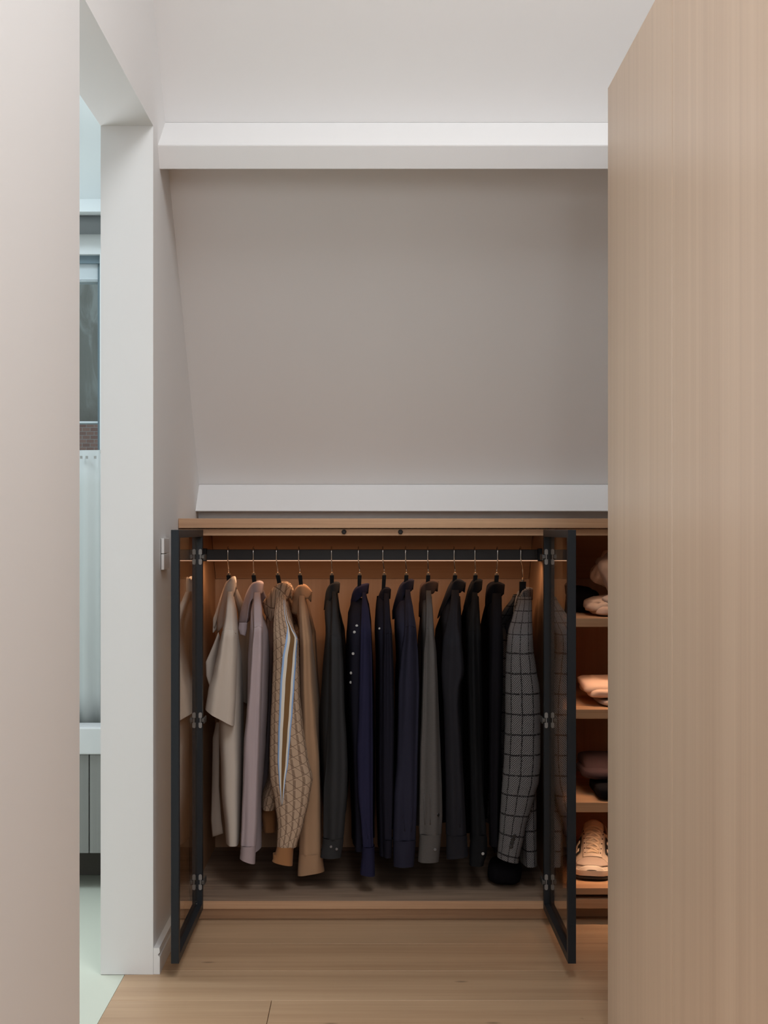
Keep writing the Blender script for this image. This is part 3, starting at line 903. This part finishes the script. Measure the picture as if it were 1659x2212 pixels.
# 5 charcoal
g, p = garment('shirt', 'charcoal grey shirt hanging just right of the camel shirt', 'shirt', GR, {'body': FB['charcoal']},
    [(1288,717,727),(1326,716,729),(1355,714,733),(1384,712,738),(1442,711,742),(1519,710,744),(1604,707,749),(1650,704,751),(1708,699,750),(1790,698,744),(1808,698,742)],
    [(1290,705,728),(1326,699,731),(1365,701,737),(1461,694,743),(1558,689,745),(1700,694,747),(1800,700,742)],
    1384, ([(734,1259),(727,1258),(718,1260),(710,1266),(704,1279),(702,1295)], [(730,1281),(727,1282),(719,1287),(712,1297),(708,1306),(700,1318)]),
    cuff=[(1808,697,742),(1816,697,742),(1851,692,737)], seed=15, fold=0.13)
for x, y in ((715,1829),(727,1834)): button([p['cuff']], x, y, 0.0035, B_SMOKE, g)
gar[4] = g
# 6 navy with pearl buttons
g, p = garment('shirt', 'deep navy shirt with a row of pale buttons down its dark front', 'shirt', GR, {'body': FB['navy_black'], 'sleeve': FB['navy'], 'collar': FB['navy']},
    [(1290,782,791),(1322,780,798),(1365,778,802),(1423,776,804),(1519,774,805),(1625,770,806),(1708,772,806),(1790,780,806),(1826,783,807)],
    [(1295,760,790),(1330,750,798),(1384,746,802),(1442,745,805),(1520,747,807),(1650,755,807),(1790,760,806),(1835,760,804)],
    1365, ([(797,1260),(785,1263),(773,1268),(766,1274),(761,1283),(759,1292)], [(793,1282),(787,1286),(779,1291),(771,1298),(764,1306),(757,1314)]),
    cuff=[(1826,782,809),(1834,782,809),(1889,778,810)], ctilt=2, seed=16, fold=0.12)
for x, y in ((770.7,1352),(765.8,1365.6),(763,1412),(758.7,1453.7),(758,1474)): button([p['body'], p['sleeve']], x, y, 0.0038, B_PEARL, g)
gar[5] = g
# 7 band collar
g, p = garment('shirt', 'near-black shirt with a low band collar, between two navy shirts', 'shirt', GR, {'body': FB['navy_black'], 'sleeve': FB['navy_black']},
    [(1292,829,841),(1330,829,843),(1367,828,847),(1442,826,850),(1560,825,852),(1700,825,850),(1810,828,847)],
    [(1290,814,841),(1320,811,842),(1365,809,846),(1442,812,849),(1560,812,850),(1700,813,848),(1845,817,845)],
    1367, ([(844,1272),(838,1270),(830,1271),(824,1277),(818,1290),(813,1310)], [(842,1288),(838,1290),(832,1292),(826,1300),(819,1314),(812,1330)]),
    cuff=[(1810,828,848),(1818,828,848),(1850,829,846)], seed=17, fold=0.10)
button([p['body'], p['sleeve']], 820, 1358, 0.003, B_PEARL, g); gar[6] = g
# 8 dusky navy
g, p = garment('shirt', 'dusky navy shirt with a long collar, immediately left of the grey marl shirt', 'shirt', GR, {'body': FB['navy_dusk']},
    [(1284,875,887),(1317,875,893),(1355,874,899),(1423,865,904),(1481,860,906),(1558,859,904),(1645,857,902),(1729,850,901),(1812,848,898)],
    [(1290,864,888),(1325,852,894),(1365,852,899),(1423,856,902),(1560,859,903),(1700,860,901),(1835,864,898)],
    1355, ([(894,1252),(886,1252),(874,1258),(865,1268),(857,1288),(848,1316)], [(889,1276),(883,1280),(873,1286),(866,1306),(858,1330),(848,1338)]),
    cuff=[(1812,849,898),(1820,849,898),(1870,850,894)], seed=18, fold=0.12)
gar[7] = g
# 9 grey marl
g, p = garment('shirt', 'grey marl shirt with brown collar and buttoned cuff', 'shirt', GR, {'body': FB['grey'], 'collar': FB['brown_collar']},
    [(1286,920,932),(1317,920,935),(1357,919,937),(1413,914,943),(1481,912,946),(1558,910,949),(1625,907,952),(1708,906,955),(1760,905,956),(1799,905,954)],
    [(1290,912,934),(1330,910,937),(1375,909,940),(1403,909,942),(1500,911,945),(1660,914,950),(1840,917,948)],
    1357, ([(947,1256),(936,1254),(922,1258),(912,1265),(908,1280),(906,1300)], [(940,1275),(934,1283),(922,1282),(918,1294),(917,1333),(905,1332)]),
    cuff=[(1799,906,953),(1807,906,953),(1860,903,948)], seed=19, fold=0.11)
button([p['sleeve']], 946, 1760, 0.004, B_DARK, g); button([p['cuff']], 939.7, 1835, 0.004, B_SMOKE, g)
gar[8] = g
# 10 ink
g, p = garment('shirt', 'black-ink shirt with a wide pointed collar, right of the grey marl shirt', 'shirt', GR, {'body': FB['ink']},
    [(1285,975,992),(1317,971,989),(1346,964,990),(1384,957,997),(1420,954,1001),(1452,953,1003),(1485,955,994),(1519,958,992),(1625,961,998),(1708,963,1003),(1801,963,1007)],
    [(1290,966,996),(1335,952,1000),(1365,953,1002),(1420,955,1002),(1500,958,1000),(1650,963,1002),(1840,970,1004)],
    1384, ([(1006,1258),(997,1253),(984,1253),(973,1268),(962,1292),(950,1318)], [(1000,1272),(993,1281),(977,1283),(966,1298),(957,1320),(945,1336)]),
    cuff=[(1801,964,1008),(1809,964,1009),(1851,964,1011)], ctilt=-3, seed=20, fold=0.10)
gar[9] = g
# 11 black
g, p = garment('shirt', 'black shirt with one pale cuff button, third from the right on the rail', 'shirt', GR, {'body': FB['black']},
    [(1290,1019,1032),(1342,1013,1028),(1380,1010,1030),(1442,1009,1033),(1558,1012,1036),(1687,1015,1042),(1800,1017,1050)],
    [(1290,1016,1036),(1330,1006,1040),(1370,1006,1044),(1450,1008,1044),(1650,1014,1046),(1830,1018,1046)],
    1370, ([(1042,1252),(1036,1252),(1026,1255),(1018,1268),(1010,1290),(1002,1312)], [(1039,1275),(1034,1280),(1025,1286),(1017,1300),(1010,1318),(1001,1324)]),
    cuff=[(1800,1017,1050),(1808,1016,1052),(1840,1014,1052),(1868,1014,1044)], seed=21, fold=0.09, sdepth=3.68)
button([p['cuff']], 1043, 1844, 0.004, B_PEARL, g); gar[10] = g
# 12 soft black
g, p = garment('shirt', 'soft black jacket-shirt hidden mostly behind the tweed blazer sleeve', 'shirt', GR, {'body': FB['soft_black']},
    [(1292,1063,1083),(1346,1059,1085),(1400,1057,1087),(1480,1056,1086),(1600,1056,1082),(1700,1056,1078),(1825,1057,1076)],
    [(1290,1056,1086),(1325,1053,1088),(1370,1054,1087),(1450,1054,1085),(1650,1056,1084),(1838,1060,1084)],
    1370, ([(1090,1262),(1080,1258),(1068,1259),(1059,1265),(1054,1274),(1050,1290)], [(1088,1282),(1081,1290),(1070,1294),(1062,1300),(1056,1308),(1049,1318)]),
    seed=22, fold=0.08, sdepth=3.705, sry=0.034, bry=0.17)
gar[11] = g
# 13 tweed blazer
g, p = garment('blazer', 'grey tweed blazer with black windowpane check, last on the rail', 'blazer', GR, {'body': FB['tweed']},
    [(1300,1118,1149),(1330,1108,1149),(1363,1098,1150),(1403,1094,1152),(1442,1092,1158),(1490,1091,1166),(1558,1091,1168),(1645,1088,1168),(1687,1085,1164),(1718,1083,1154),(1791,1079,1134),(1856,1074,1120)],
    [(1305,1118,1149),(1340,1108,1150),(1375,1104,1152),(1450,1106,1158),(1550,1108,1162),(1700,1112,1164),(1868,1122,1163)],
    1375, ([(1151,1271),(1143,1270),(1131,1274),(1124,1284),(1117,1300),(1110,1325)], [(1150,1296),(1143,1298),(1133,1302),(1126,1310),(1119,1325),(1112,1345)]),
    seed=23, fold=0.03, sry=0.045, tilt=6, stand=18)
flap('lapel', [(1116,1312),(1104,1335),(1090,1354)], [(1120,1330),(1112,1350),(1097,1372)], 3.80, 3.78, FB['soft_black'], g, 0.004)
for i, (x, y) in enumerate(((1111,1806),(1108,1813),(1106,1820),(1104,1828))): button([p['sleeve']], x, y, 0.0055, B_DARK, g)
gar[12] = g

# stitched seams and pressed pleats lying on the sleeves
def ridge(gi, part, pts, rad, name, mat):
    root = gar[gi]
    ob = [c for c in root.children if c.name.split('.')[0] == part][0]
    path = []
    for (xa, ya), (xb, yb) in zip(pts, pts[1:]):
        for q in range(5):
            h = snap([ob], xa+(xb-xa)*q/5, ya+(yb-ya)*q/5)
            if h: path.append(h[0])
    if len(path) < 3: return
    bm = bmesh.new(); add_tube(bm, path, rad, 6)
    obj(name, bm, mat, ob, True)
for gi, fb, pts in ((0, 'beige', [(482,1362),(490,1357),(502,1361),(511,1370)]), (1, 'mauve', [(549,1355),(558,1352),(567,1355)]), (4, 'charcoal', [(714,1372),(724,1371),(736,1386)]),
                    (6, 'navy_black', [(830,1369),(839,1367),(846,1369)]), (7, 'navy_dusk', [(876,1354),(887,1352),(898,1355)]), (8, 'grey', [(920,1357),(928,1358),(936,1359)]),
                    (10, 'black', [(1013,1362),(1020,1362),(1028,1362)])):
    ridge(gi, 'sleeve', pts, 0.0011, 'shoulder_seam', FB[fb])
for gi, fb, pts in ((8, 'grey', [(916,1715),(919,1798)]), (8, 'grey', [(930,1715),(929,1798)]), (7, 'navy_dusk', [(869,1745),(876,1808)]), (7, 'navy_dusk', [(889,1745),(888,1808)]),
                    (5, 'navy', [(789,1770),(797,1822)]), (9, 'ink', [(994,1745),(993,1798)])):
    ridge(gi, 'sleeve', pts, 0.0016, 'pleat', FB[fb])

# ------------------------------------------------------------------ hangers
hook_x = [492, 547, 597, 645, 716, 774, 827, 876, 924, 981, 1026, 1075, 1125]
base_x = [494, 548, 600, 648, 717, 777, 830, 878, 925, 983, 1027, 1073, 1129]
neck_y = [(1240,1262)]*13
carry = ['the beige short-sleeved shirt', 'the mauve polo shirt', 'the patterned track jacket', 'the camel brown shirt', 'the charcoal shirt beside the camel one',
         'the navy shirt with pale buttons', 'the band-collared near-black shirt', 'the dusky navy shirt beside the grey one', 'the grey marl shirt',
         'the ink shirt right of the grey one', 'the black shirt with a pale cuff button', 'the soft black jacket-shirt', 'the tweed blazer']
for i in range(13):
    X = PX(base_x[i], DR); Xh = PX(hook_x[i], DR-0.012)
    ytop = 1240 if i < 12 else 1254
    zt = PZ(ytop, DR)
    h = empty('clothes_hanger', (X, DR, zt), 'black hanger with a %s hook, carrying %s' % (('chrome',)[0], carry[i]), 'hanger', 'hangers on the wardrobe rail')
    bm = bmesh.new()
    path = [(Xh, DR+0.012, zr0+0.006), (Xh, DR+0.0125, zr1-0.002)]
    for k in range(1, 8):
        a = math.pi*k/8
        path.append((Xh, DR + 0.0125*math.cos(a), zr1 + 0.0015 + 0.006*math.sin(a)))
    path += [(Xh, DR-0.0125, zr1-0.003), (Xh, DR-0.0125, zr0+0.004), (Xh+(X-Xh)*0.3, DR-0.009, zr0-0.010), (X-(X-Xh)*0.2, DR-0.002, zr0-0.022), (X, DR, zr0-0.028), (X, DR, zt+0.001)]
    add_tube(bm, path, 0.0017, 8)
    obj('hook', bm, M['chrome'], h, True)
    bm = bmesh.new(); add_tube(bm, [(X, DR, zt+0.003), (X, DR, zt-0.003)], 0.0052, 14)
    obj('ferrule', bm, M['brass'], h)
    bm = bmesh.new()
    zn = PZ(1276, DR) if i < 12 else PZ(1280, DR)
    wd = 0.0044 if i < 12 else 0.0075
    xb_ = X if i < 12 else X + 0.008
    # neck and two sloping arms as one outline in the Y-Z plane
    pts = []
    pr = [(-0.010, zt-0.003), (0.010, zt-0.003), (0.012, zn-0.030), (0.04, zn-0.070), (0.08, zn-0.103), (0.115, zn-0.132), (0.111, zn-0.142), (0.07, zn-0.118), (0.0, zn-0.092),
          (-0.07, zn-0.118), (-0.111, zn-0.142), (-0.115, zn-0.132), (-0.08, zn-0.103), (-0.04, zn-0.070), (-0.012, zn-0.030)]
    prism(bm, [(DR+a*(0.7 if i == 3 else 1.0), b) for a, b in pr], 'X', X-wd, X+wd)
    xa_, xb2 = arm_rows[i][0], arm_rows[i][2]
    for v in bm.verts:
        if v.co.z > zn - 0.005: v.co.x += math.copysign(0.0012, v.co.x - X)
        t = min(1.0, max(0.0, (zt-0.004 - v.co.z)/0.045))
        v.co.x += (xa_ - X)*t + (xb2 - xa_)*min(1.0, max(0.0, (zn-0.02-v.co.z)/0.06))
    es = [e for e in bm.edges if abs(e.verts[0].co.x-e.verts[1].co.x) < 1e-6]
    bmesh.ops.bevel(bm, geom=es, offset=0.0012, segments=1, affect='EDGES')
    obj('hanger_body', bm, M['hanger_black'], h)

# ------------------------------------------------------------------ soft things
def soft(name, cx, cy, cz, sx, sy, sz, mat, seed, amp=0.006, freq=14, p=0.45, tilt=(0,0,0), parent=None, droop=0.0, nu=40, nv=22, crease=0.0, pz=0.55):
    bm = bmesh.new(); uv = bm.loops.layers.uv.new('UVMap')
    R = Matrix.Rotation(tilt[1], 3, 'Y') @ Matrix.Rotation(tilt[0], 3, 'X')
    V = []
    for j in range(nv+1):
        b = -math.pi/2 + math.pi*j/nv
        row = []
        for i in range(nu):
            a = 2*math.pi*i/nu
            q = Vector((sx*sgnpow(math.cos(b), p)*sgnpow(math.cos(a), p), sy*sgnpow(math.cos(b), p)*sgnpow(math.sin(a), p), sz*sgnpow(math.sin(b), pz)))
            w_ = Vector((cx, cy, cz)) + q
            d = noise.noise(w_*freq + Vector((seed*3.7, 0, 0)))*amp + noise.noise(w_*freq*2.3 + Vector((0, seed*5.1, 0)))*amp*0.5
            if crease: d += crease*math.sin(q.x*60 + 4*noise.noise(w_*20) + q.z*90)
            q = q + q.normalized()*d
            if q.z < 0: q.z = max(q.z, -sz)
            q = R @ q
            q.z -= droop*max(0, -(q.y)/sy)**2
            row.append(bm.verts.new(Vector((cx, cy, cz)) + q))
        V.append(row)
    for j in range(nv):
        for i in range(nu):
            f = bm.faces.new((V[j][i], V[j][(i+1) % nu], V[j+1][(i+1) % nu], V[j+1][i])); f.smooth = True
            for lp, (uu, vv) in zip(f.loops, ((i, j), (i+1, j), (i+1, j+1), (i, j+1))): lp[uv].uv = (uu/nu*0.4, vv/nv*0.1)
    bmesh.ops.remove_doubles(bm, verts=bm.verts[:], dist=1e-5)
    return obj(name, bm, mat, parent, True)

FB['blush'] = fabric('blush cotton', (0.66, 0.47, 0.37), 0.05)
FB['taupe'] = fabric('taupe jersey', (0.42, 0.34, 0.30), 0.06)
FB['peach'] = fabric('sand jersey', (0.62, 0.46, 0.36), 0.06)
k = NT('maroon rib knit'); tc = k.n('ShaderNodeTexCoord'); sp = k.n('ShaderNodeSeparateXYZ'); k.l(tc.outputs['Object'], sp.inputs[0])
s_ = k.math('SINE', k.math('MULTIPLY', k.math('ADD', sp.outputs[0], k.math('MULTIPLY', sp.outputs[2], 0.8)), 2*math.pi/0.0032))
k.l(k.mix(k.math('ADD', k.math('MULTIPLY', s_, 0.5), 0.5), (0.020, 0.010, 0.013), (0.085, 0.045, 0.055)), k.b.inputs['Base Color'])
k.b.inputs['Roughness'].default_value = 0.95; k.bump(s_, 0.5, 0.001); FB['maroon'] = k.m

z1 = shelves[0][0]
def at_x(x, D): return PX(x, D)
# top shelf
tag(soft('pullover', at_x(1248, 3.90), 3.90, z1+0.0345, 0.055, 0.10, 0.034, FB['soft_black'], 3, 0.010, 12, 0.6), 'black folded pullover lying on the uppermost shelf', 'clothing')
sx_ = at_x(1312, 3.70)
g = empty('sweatshirt', (sx_, 3.72, z1), 'sand coloured crumpled sweatshirt on the uppermost shelf', 'clothing')
soft('lower_fold', sx_+0.006, 3.705, z1+0.0145, 0.046, 0.085, 0.0125, FB['blush'], 51, 0.006, 30, 0.5, parent=g, crease=0.003)
soft('upper_fold', sx_-0.004, 3.725, z1+0.0335, 0.052, 0.085, 0.013, FB['peach'], 5, 0.009, 32, 0.5, parent=g, crease=0.004, tilt=(0.05, -0.22, 0))
soft('sleeve', sx_+0.016, 3.655, z1+0.045, 0.030, 0.030, 0.011, FB['taupe'], 15, 0.008, 36, 0.6, parent=g, crease=0.003, tilt=(0.3, -0.3, 0))
g = empty('hoodie', (sx_, 3.76, z1+0.06), 'taupe bundled hoodie piled on the sand coloured sweatshirt', 'clothing')
soft('body', sx_+0.022, 3.76, z1+0.112, 0.046, 0.065, 0.030, FB['taupe'], 8, 0.012, 20, 0.5, tilt=(0.15, 1.15, 0), crease=0.002, parent=g)
soft('hood', sx_+0.012, 3.80, z1+0.118, 0.030, 0.045, 0.040, FB['peach'], 9, 0.012, 26, 0.6, tilt=(0.2, 0.5, 0), crease=0.003, parent=g)
# second shelf
z2 = shelves[1][0]
sx_ = at_x(1316, 3.72)
tag(soft('tee_shirt', sx_+0.022, 3.70, z2+0.0100, 0.060, 0.090, 0.0085, FB['taupe'], 21, 0.003, 22, 0.4, crease=0.001), 'thin taupe tee shirt folded under the blush stack on second shelf', 'clothing')
g = empty('shirt', (sx_, 3.73, z2+0.02), 'blush pink shirt folded in layers on the second shelf', 'clothing')
soft('lower_fold', sx_, 3.72, z2+0.0330, 0.068, 0.100, 0.0125, FB['blush'], 22, 0.008, 26, 0.38, parent=g, crease=0.0022)
soft('upper_fold', sx_-0.004, 3.735, z2+0.0525, 0.070, 0.100, 0.0135, FB['blush'], 23, 0.012, 22, 0.38, parent=g, crease=0.0030, droop=0.010)
# third shelf
z3 = shelves[2][0]
sx_ = at_x(1320, 3.70)
tag(soft('trousers', sx_+0.008, 3.68, z3+0.0185, 0.060, 0.095, 0.017, FB['soft_black'], 31, 0.003, 14, 0.3), 'black trousers folded at the bottom of the third shelf pile', 'clothing')
g = empty('sweater', (sx_, 3.76, z3+0.04), 'dark maroon ribbed sweater folded on the third shelf', 'clothing')
soft('lower_fold', sx_-0.006, 3.745, z3+0.0560, 0.074, 0.095, 0.0145, FB['maroon'], 33, 0.006, 16, 0.4, parent=g)
soft('upper_fold', sx_-0.002, 3.765, z3+0.0780, 0.072, 0.095, 0.0150, FB['maroon'], 34, 0.008, 16, 0.4, parent=g, droop=0.03)
# soft bag on the wardrobe floor
tag(soft('soft_bag', at_x(1090, 3.75), 3.76, z_b1+0.032, 0.042, 0.075, 0.0315, FB['soft_black'], 41, 0.006, 14, 0.75), 'soft black rounded bag on the wardrobe floor below the blazer', 'bag')

# ------------------------------------------------------------------ sneaker
def sneaker(X0, D0, z0):
    root = empty('sneaker', (X0, D0+0.14, z0), 'cream lace-up sneaker with black side patches on the bottom shelf', 'shoe')
    suede = fabric('grey suede', (0.42, 0.34, 0.29), 0.06); leather = plain('cream leather', (0.62, 0.52, 0.43), 0.5); cream = plain('cream rubber', (0.70, 0.60, 0.50), 0.5)
    lace_m = fabric('cream lace', (0.72, 0.58, 0.44), 0.04); lining = fabric('black lining', (0.012, 0.011, 0.011), 0.1); patch = plain('black patch', (0.012, 0.010, 0.010), 0.5)
    ST = [(0.0, .014, .028), (.006, .030, .0365), (.018, .0425, .042), (.040, .0505, .0455), (.065, .0535, .050), (.090, .0530, .063), (.115, .0505, .081), (.140, .0505, .096),
          (.165, .0520, .106), (.20, .0510, .109), (.24, .0480, .113), (.27, .0440, .121), (.285, .0330, .122), (.292, .0060, .119)]
    def st(s):
        for a, b in zip(ST, ST[1:]):
            if s <= b[0]:
                t = (s-a[0])/(b[0]-a[0]); return tuple(u+(v-u)*t for u, v in zip(a[1:], b[1:]))
        return ST[-1][1:]
    ss = [0.0, .003, .006, .012, .018, .029, .04, .052, .065, .077, .09, .102, .115, .127, .14, .152, .165, .182, .20, .22, .24, .255, .27, .28, .285, .289, .292]
    def solid(name, mat, za, zb, grow, toe_lift=0.0):
        bm = bmesh.new(); rings = []
        for s in ss:
            w_, _ = st(s); w_ += grow
            lift = toe_lift*max(0, 1 - s/0.06)**2
            rings.append([bm.verts.new(q) for q in ((X0-w_*0.94, D0+s-grow*(s < .01), z0+za+lift), (X0+w_*0.94, D0+s-grow*(s < .01), z0+za+lift), (X0+w_*1.03, D0+s-grow*(s < .01), z0+(za+zb)/2+lift), (X0+w_, D0+s-grow*(s < .01), z0+zb+lift*0.5), (X0-w_, D0+s-grow*(s < .01), z0+zb+lift*0.5), (X0-w_*1.03, D0+s-grow*(s < .01), z0+(za+zb)/2+lift))])
        for A, B in zip(rings, rings[1:]):
            for k_ in range(6): bm.faces.new((A[k_], A[(k_+1) % 6], B[(k_+1) % 6], B[k_]))
        bm.faces.new(rings[0][::-1]); bm.faces.new(rings[-1])
        o = obj(name, bm, mat, root); smooth_by_angle(o, 50); return o
    solid('outsole', M['rubber'], 0.0005, 0.009, 0.003, 0.006)
    solid('midsole', cream, 0.009, 0.026, 0.004, 0.006)
    # upper with an opening for the foot
    NU = 25
    def up(s, a, off=0.0):
        w_, h = st(s); w_ += off; hb = 0.024
        q_ = min(1.0, max(0.0, (s-.03)/.05)); sx = sgnpow(math.cos(a), 0.75+0.12*q_); sz = max(0.0, math.sin(a))**(0.75+0.15*q_)
        taper = 1 - (0.12 + 0.05*q_)*sz
        return Vector((X0 + w_*sx*taper, D0 + s - off, z0 + hb + (h+off-hb)*sz))
    def amax(s):
        if s < .155: return math.pi/2
        return math.pi/2 - min(1.0, (s-.155)/.03)*0.85
    bm = bmesh.new(); cols_ = []
    for sgn in (1, -1):
        grid = []
        for s in ss:
            am = amax(s)
            row = []
            for i in range(NU):
                a = am*i/(NU-1)
                q = up(s, a)
                if sgn < 0: q = Vector((2*X0-q.x, q.y, q.z))
                row.append(bm.verts.new(q))
            grid.append(row)
        for A, B in zip(grid, grid[1:]):
            for i in range(NU-1):
                f = bm.faces.new((A[i], A[i+1], B[i+1], B[i])); f.smooth = True
    bmesh.ops.remove_doubles(bm, verts=bm.verts[:], dist=1e-5)
    o = obj('upper', bm, leather, root, True); md = o.modifiers.new('thickness', 'SOLIDIFY'); md.thickness = 0.003; md.offset = -1
    # black lining
    bm = bmesh.new()
    for sgn in (1, -1):
        grid = []
        for s in ss[16:]:
            row = []
            for i in range(10):
                q = up(s, amax(s)*i/9, -0.004)
                if sgn < 0: q = Vector((2*X0-q.x, q.y, q.z))
                row.append(bm.verts.new(q))
            grid.append(row)
        for A, B in zip(grid, grid[1:]):
            for i in range(9): bm.faces.new((A[i], A[i+1], B[i+1], B[i])).smooth = True
    obj('lining', bm, lining, root, True)
    def overlay(name, mat, s0, s1, a0, a1, off, n=14, shape=None):
        """patch lying on the upper between stations s0..s1 and angles a0..a1 (0..pi)"""
        bm = bmesh.new(); g_ = []
        for i in range(n+1):
            s = s0 + (s1-s0)*i/n; row = []
            for j in range(n+1):
                b0, b1 = (a0, a1) if shape is None else shape(i/n, a0, a1)
                a = b0 + (b1-b0)*j/n
                q = up(s, a if a <= math.pi/2 else math.pi-a, off)
                if a > math.pi/2: q = Vector((2*X0-q.x, q.y, q.z))
                row.append(bm.verts.new(q))
            g_.append(row)
        for A, B in zip(g_, g_[1:]):
            for i in range(n): bm.faces.new((A[i], A[i+1], B[i+1], B[i])).smooth = True
        o = obj(name, bm, mat, root, True); md = o.modifiers.new('thickness', 'SOLIDIFY'); md.thickness = 0.0016; md.offset = 0
        return o
    hp = math.pi/2
    overlay('toe_guard', cream, 0.0, 0.0085, 0.02, math.pi-0.02, 0.0028)
    def toe_shape(t, a0, a1):
        k_ = math.sin(math.pi*min(1, 0.18+t*0.72)); m_ = (a0+a1)/2; return (m_-(m_-a0)*k_, m_+(a1-m_)*k_)
    overlay('toe_panel', suede, 0.010, 0.060, 0.50, math.pi-0.50, 0.0022, shape=toe_shape)
    overlay('vamp_panel', suede, 0.028, 0.085, 0.05, 0.52, 0.0018); overlay('vamp_panel', suede, 0.028, 0.085, math.pi-0.52, math.pi-0.05, 0.0018)
    def eye_shape(t, a0, a1):
        k_ = 0.75 + 0.25*t; m_ = (a0+a1)/2; return (m_-(m_-a0)*k_, m_+(a1-m_)*k_)
    overlay('lace_panel', leather, 0.062, 0.158, 0.93, math.pi-0.93, 0.0036, shape=eye_shape)
    for sg in (0, 1):
        f_ = (lambda a: a) if sg == 0 else (lambda a: math.pi-a)
        overlay('side_patch', patch, 0.088, 0.150, *sorted((f_(0.22), f_(0.86))), 0.0040)
        # the letter H in cream on the black patch, standing along the shoe side
        for (sa, sb, aa, ab) in ((0.094, 0.104, 0.32, 0.78), (0.124, 0.134, 0.32, 0.78), (0.104, 0.124, 0.50, 0.60)):
            overlay('letter', cream, sa, sb, *sorted((f_(aa), f_(ab))), 0.0056, n=5)
    # tongue
    bm = bmesh.new(); g_ = []
    for i in range(13):
        t = i/12
        s = 0.120 + 0.055*t; w_ = 0.0225 + 0.003*math.sin(math.pi*t*0.8)
        if t > 0.85: w_ *= 1 - ((t-0.85)/0.15)**2*0.4
        zc_ = 0.088 + 0.037*t
        g_.append([bm.verts.new((X0 + w_*(j/8*2-1), D0 + s + 0.006*abs(j/8*2-1)**2, z0 + zc_ - 0.007*abs(j/8*2-1)**2)) for j in range(9)])
    for A, B in zip(g_, g_[1:]):
        for j in range(8): bm.faces.new((A[j], A[j+1], B[j+1], B[j])).smooth = True
    o = obj('tongue', bm, leather, root, True); md = o.modifiers.new('thickness', 'SOLIDIFY'); md.thickness = 0.006; md.offset = 0
    # laces: crossing bands
    def topq(s, x, lift):
        a = math.acos(max(-1, min(1, x/0.045))) if False else 0
        w_, h = st(s); r = abs(x)/w_
        z = z0 + 0.024 + (h-0.024)*(1 - 0.30*r**2) + lift
        return Vector((X0 + x, D0 + s, z))
    sp_ = [0.074, 0.090, 0.106, 0.122, 0.138, 0.152]
    def band(s0, x0, s1, x1, lift):
        bm = bmesh.new(); rows_ = []
        n = 10
        for i in range(n+1):
            t = i/n; s = s0+(s1-s0)*t; x = x0+(x1-x0)*t
            l = lift + 0.004*math.sin(math.pi*t)
            a = topq(s-0.0036, x, l); b = topq(s+0.0036, x, l); c = topq(s, x, l+0.0016)
            rows_.append([bm.verts.new(a), bm.verts.new(c), bm.verts.new(b)])
        for A, B in zip(rows_, rows_[1:]):
            for j in range(2): bm.faces.new((A[j], A[j+1], B[j+1], B[j])).smooth = True
        o = obj('lace', bm, lace_m, root, True); md = o.modifiers.new('thickness', 'SOLIDIFY'); md.thickness = 0.002; md.offset = 0
    for i in range(5):
        e0, e1 = 0.016+0.0014*i, 0.0175+0.0014*i
        band(sp_[i], -e0, sp_[i+1], e1, 0.0055); band(sp_[i], e0, sp_[i+1], -e1, 0.0075)
    band(sp_[0], -0.0155, sp_[0], 0.0155, 0.005); band(sp_[5], -0.024, sp_[5]+0.002, 0.024, 0.0085)
    for i in range(6):
        for sg in (-1, 1):
            q = topq(sp_[i], sg*(0.0205+0.0014*i), 0.0045)
            bm = bmesh.new(); add_tube(bm, [q, q + Vector((0, -0.0008, 0.0016))], 0.0017, 8)
            obj('eyelet', bm, patch, root)
    root.rotation_euler = (0, 0, -0.19)
sneaker(PX(1283, 3.77), 3.638, shelves[3][0])
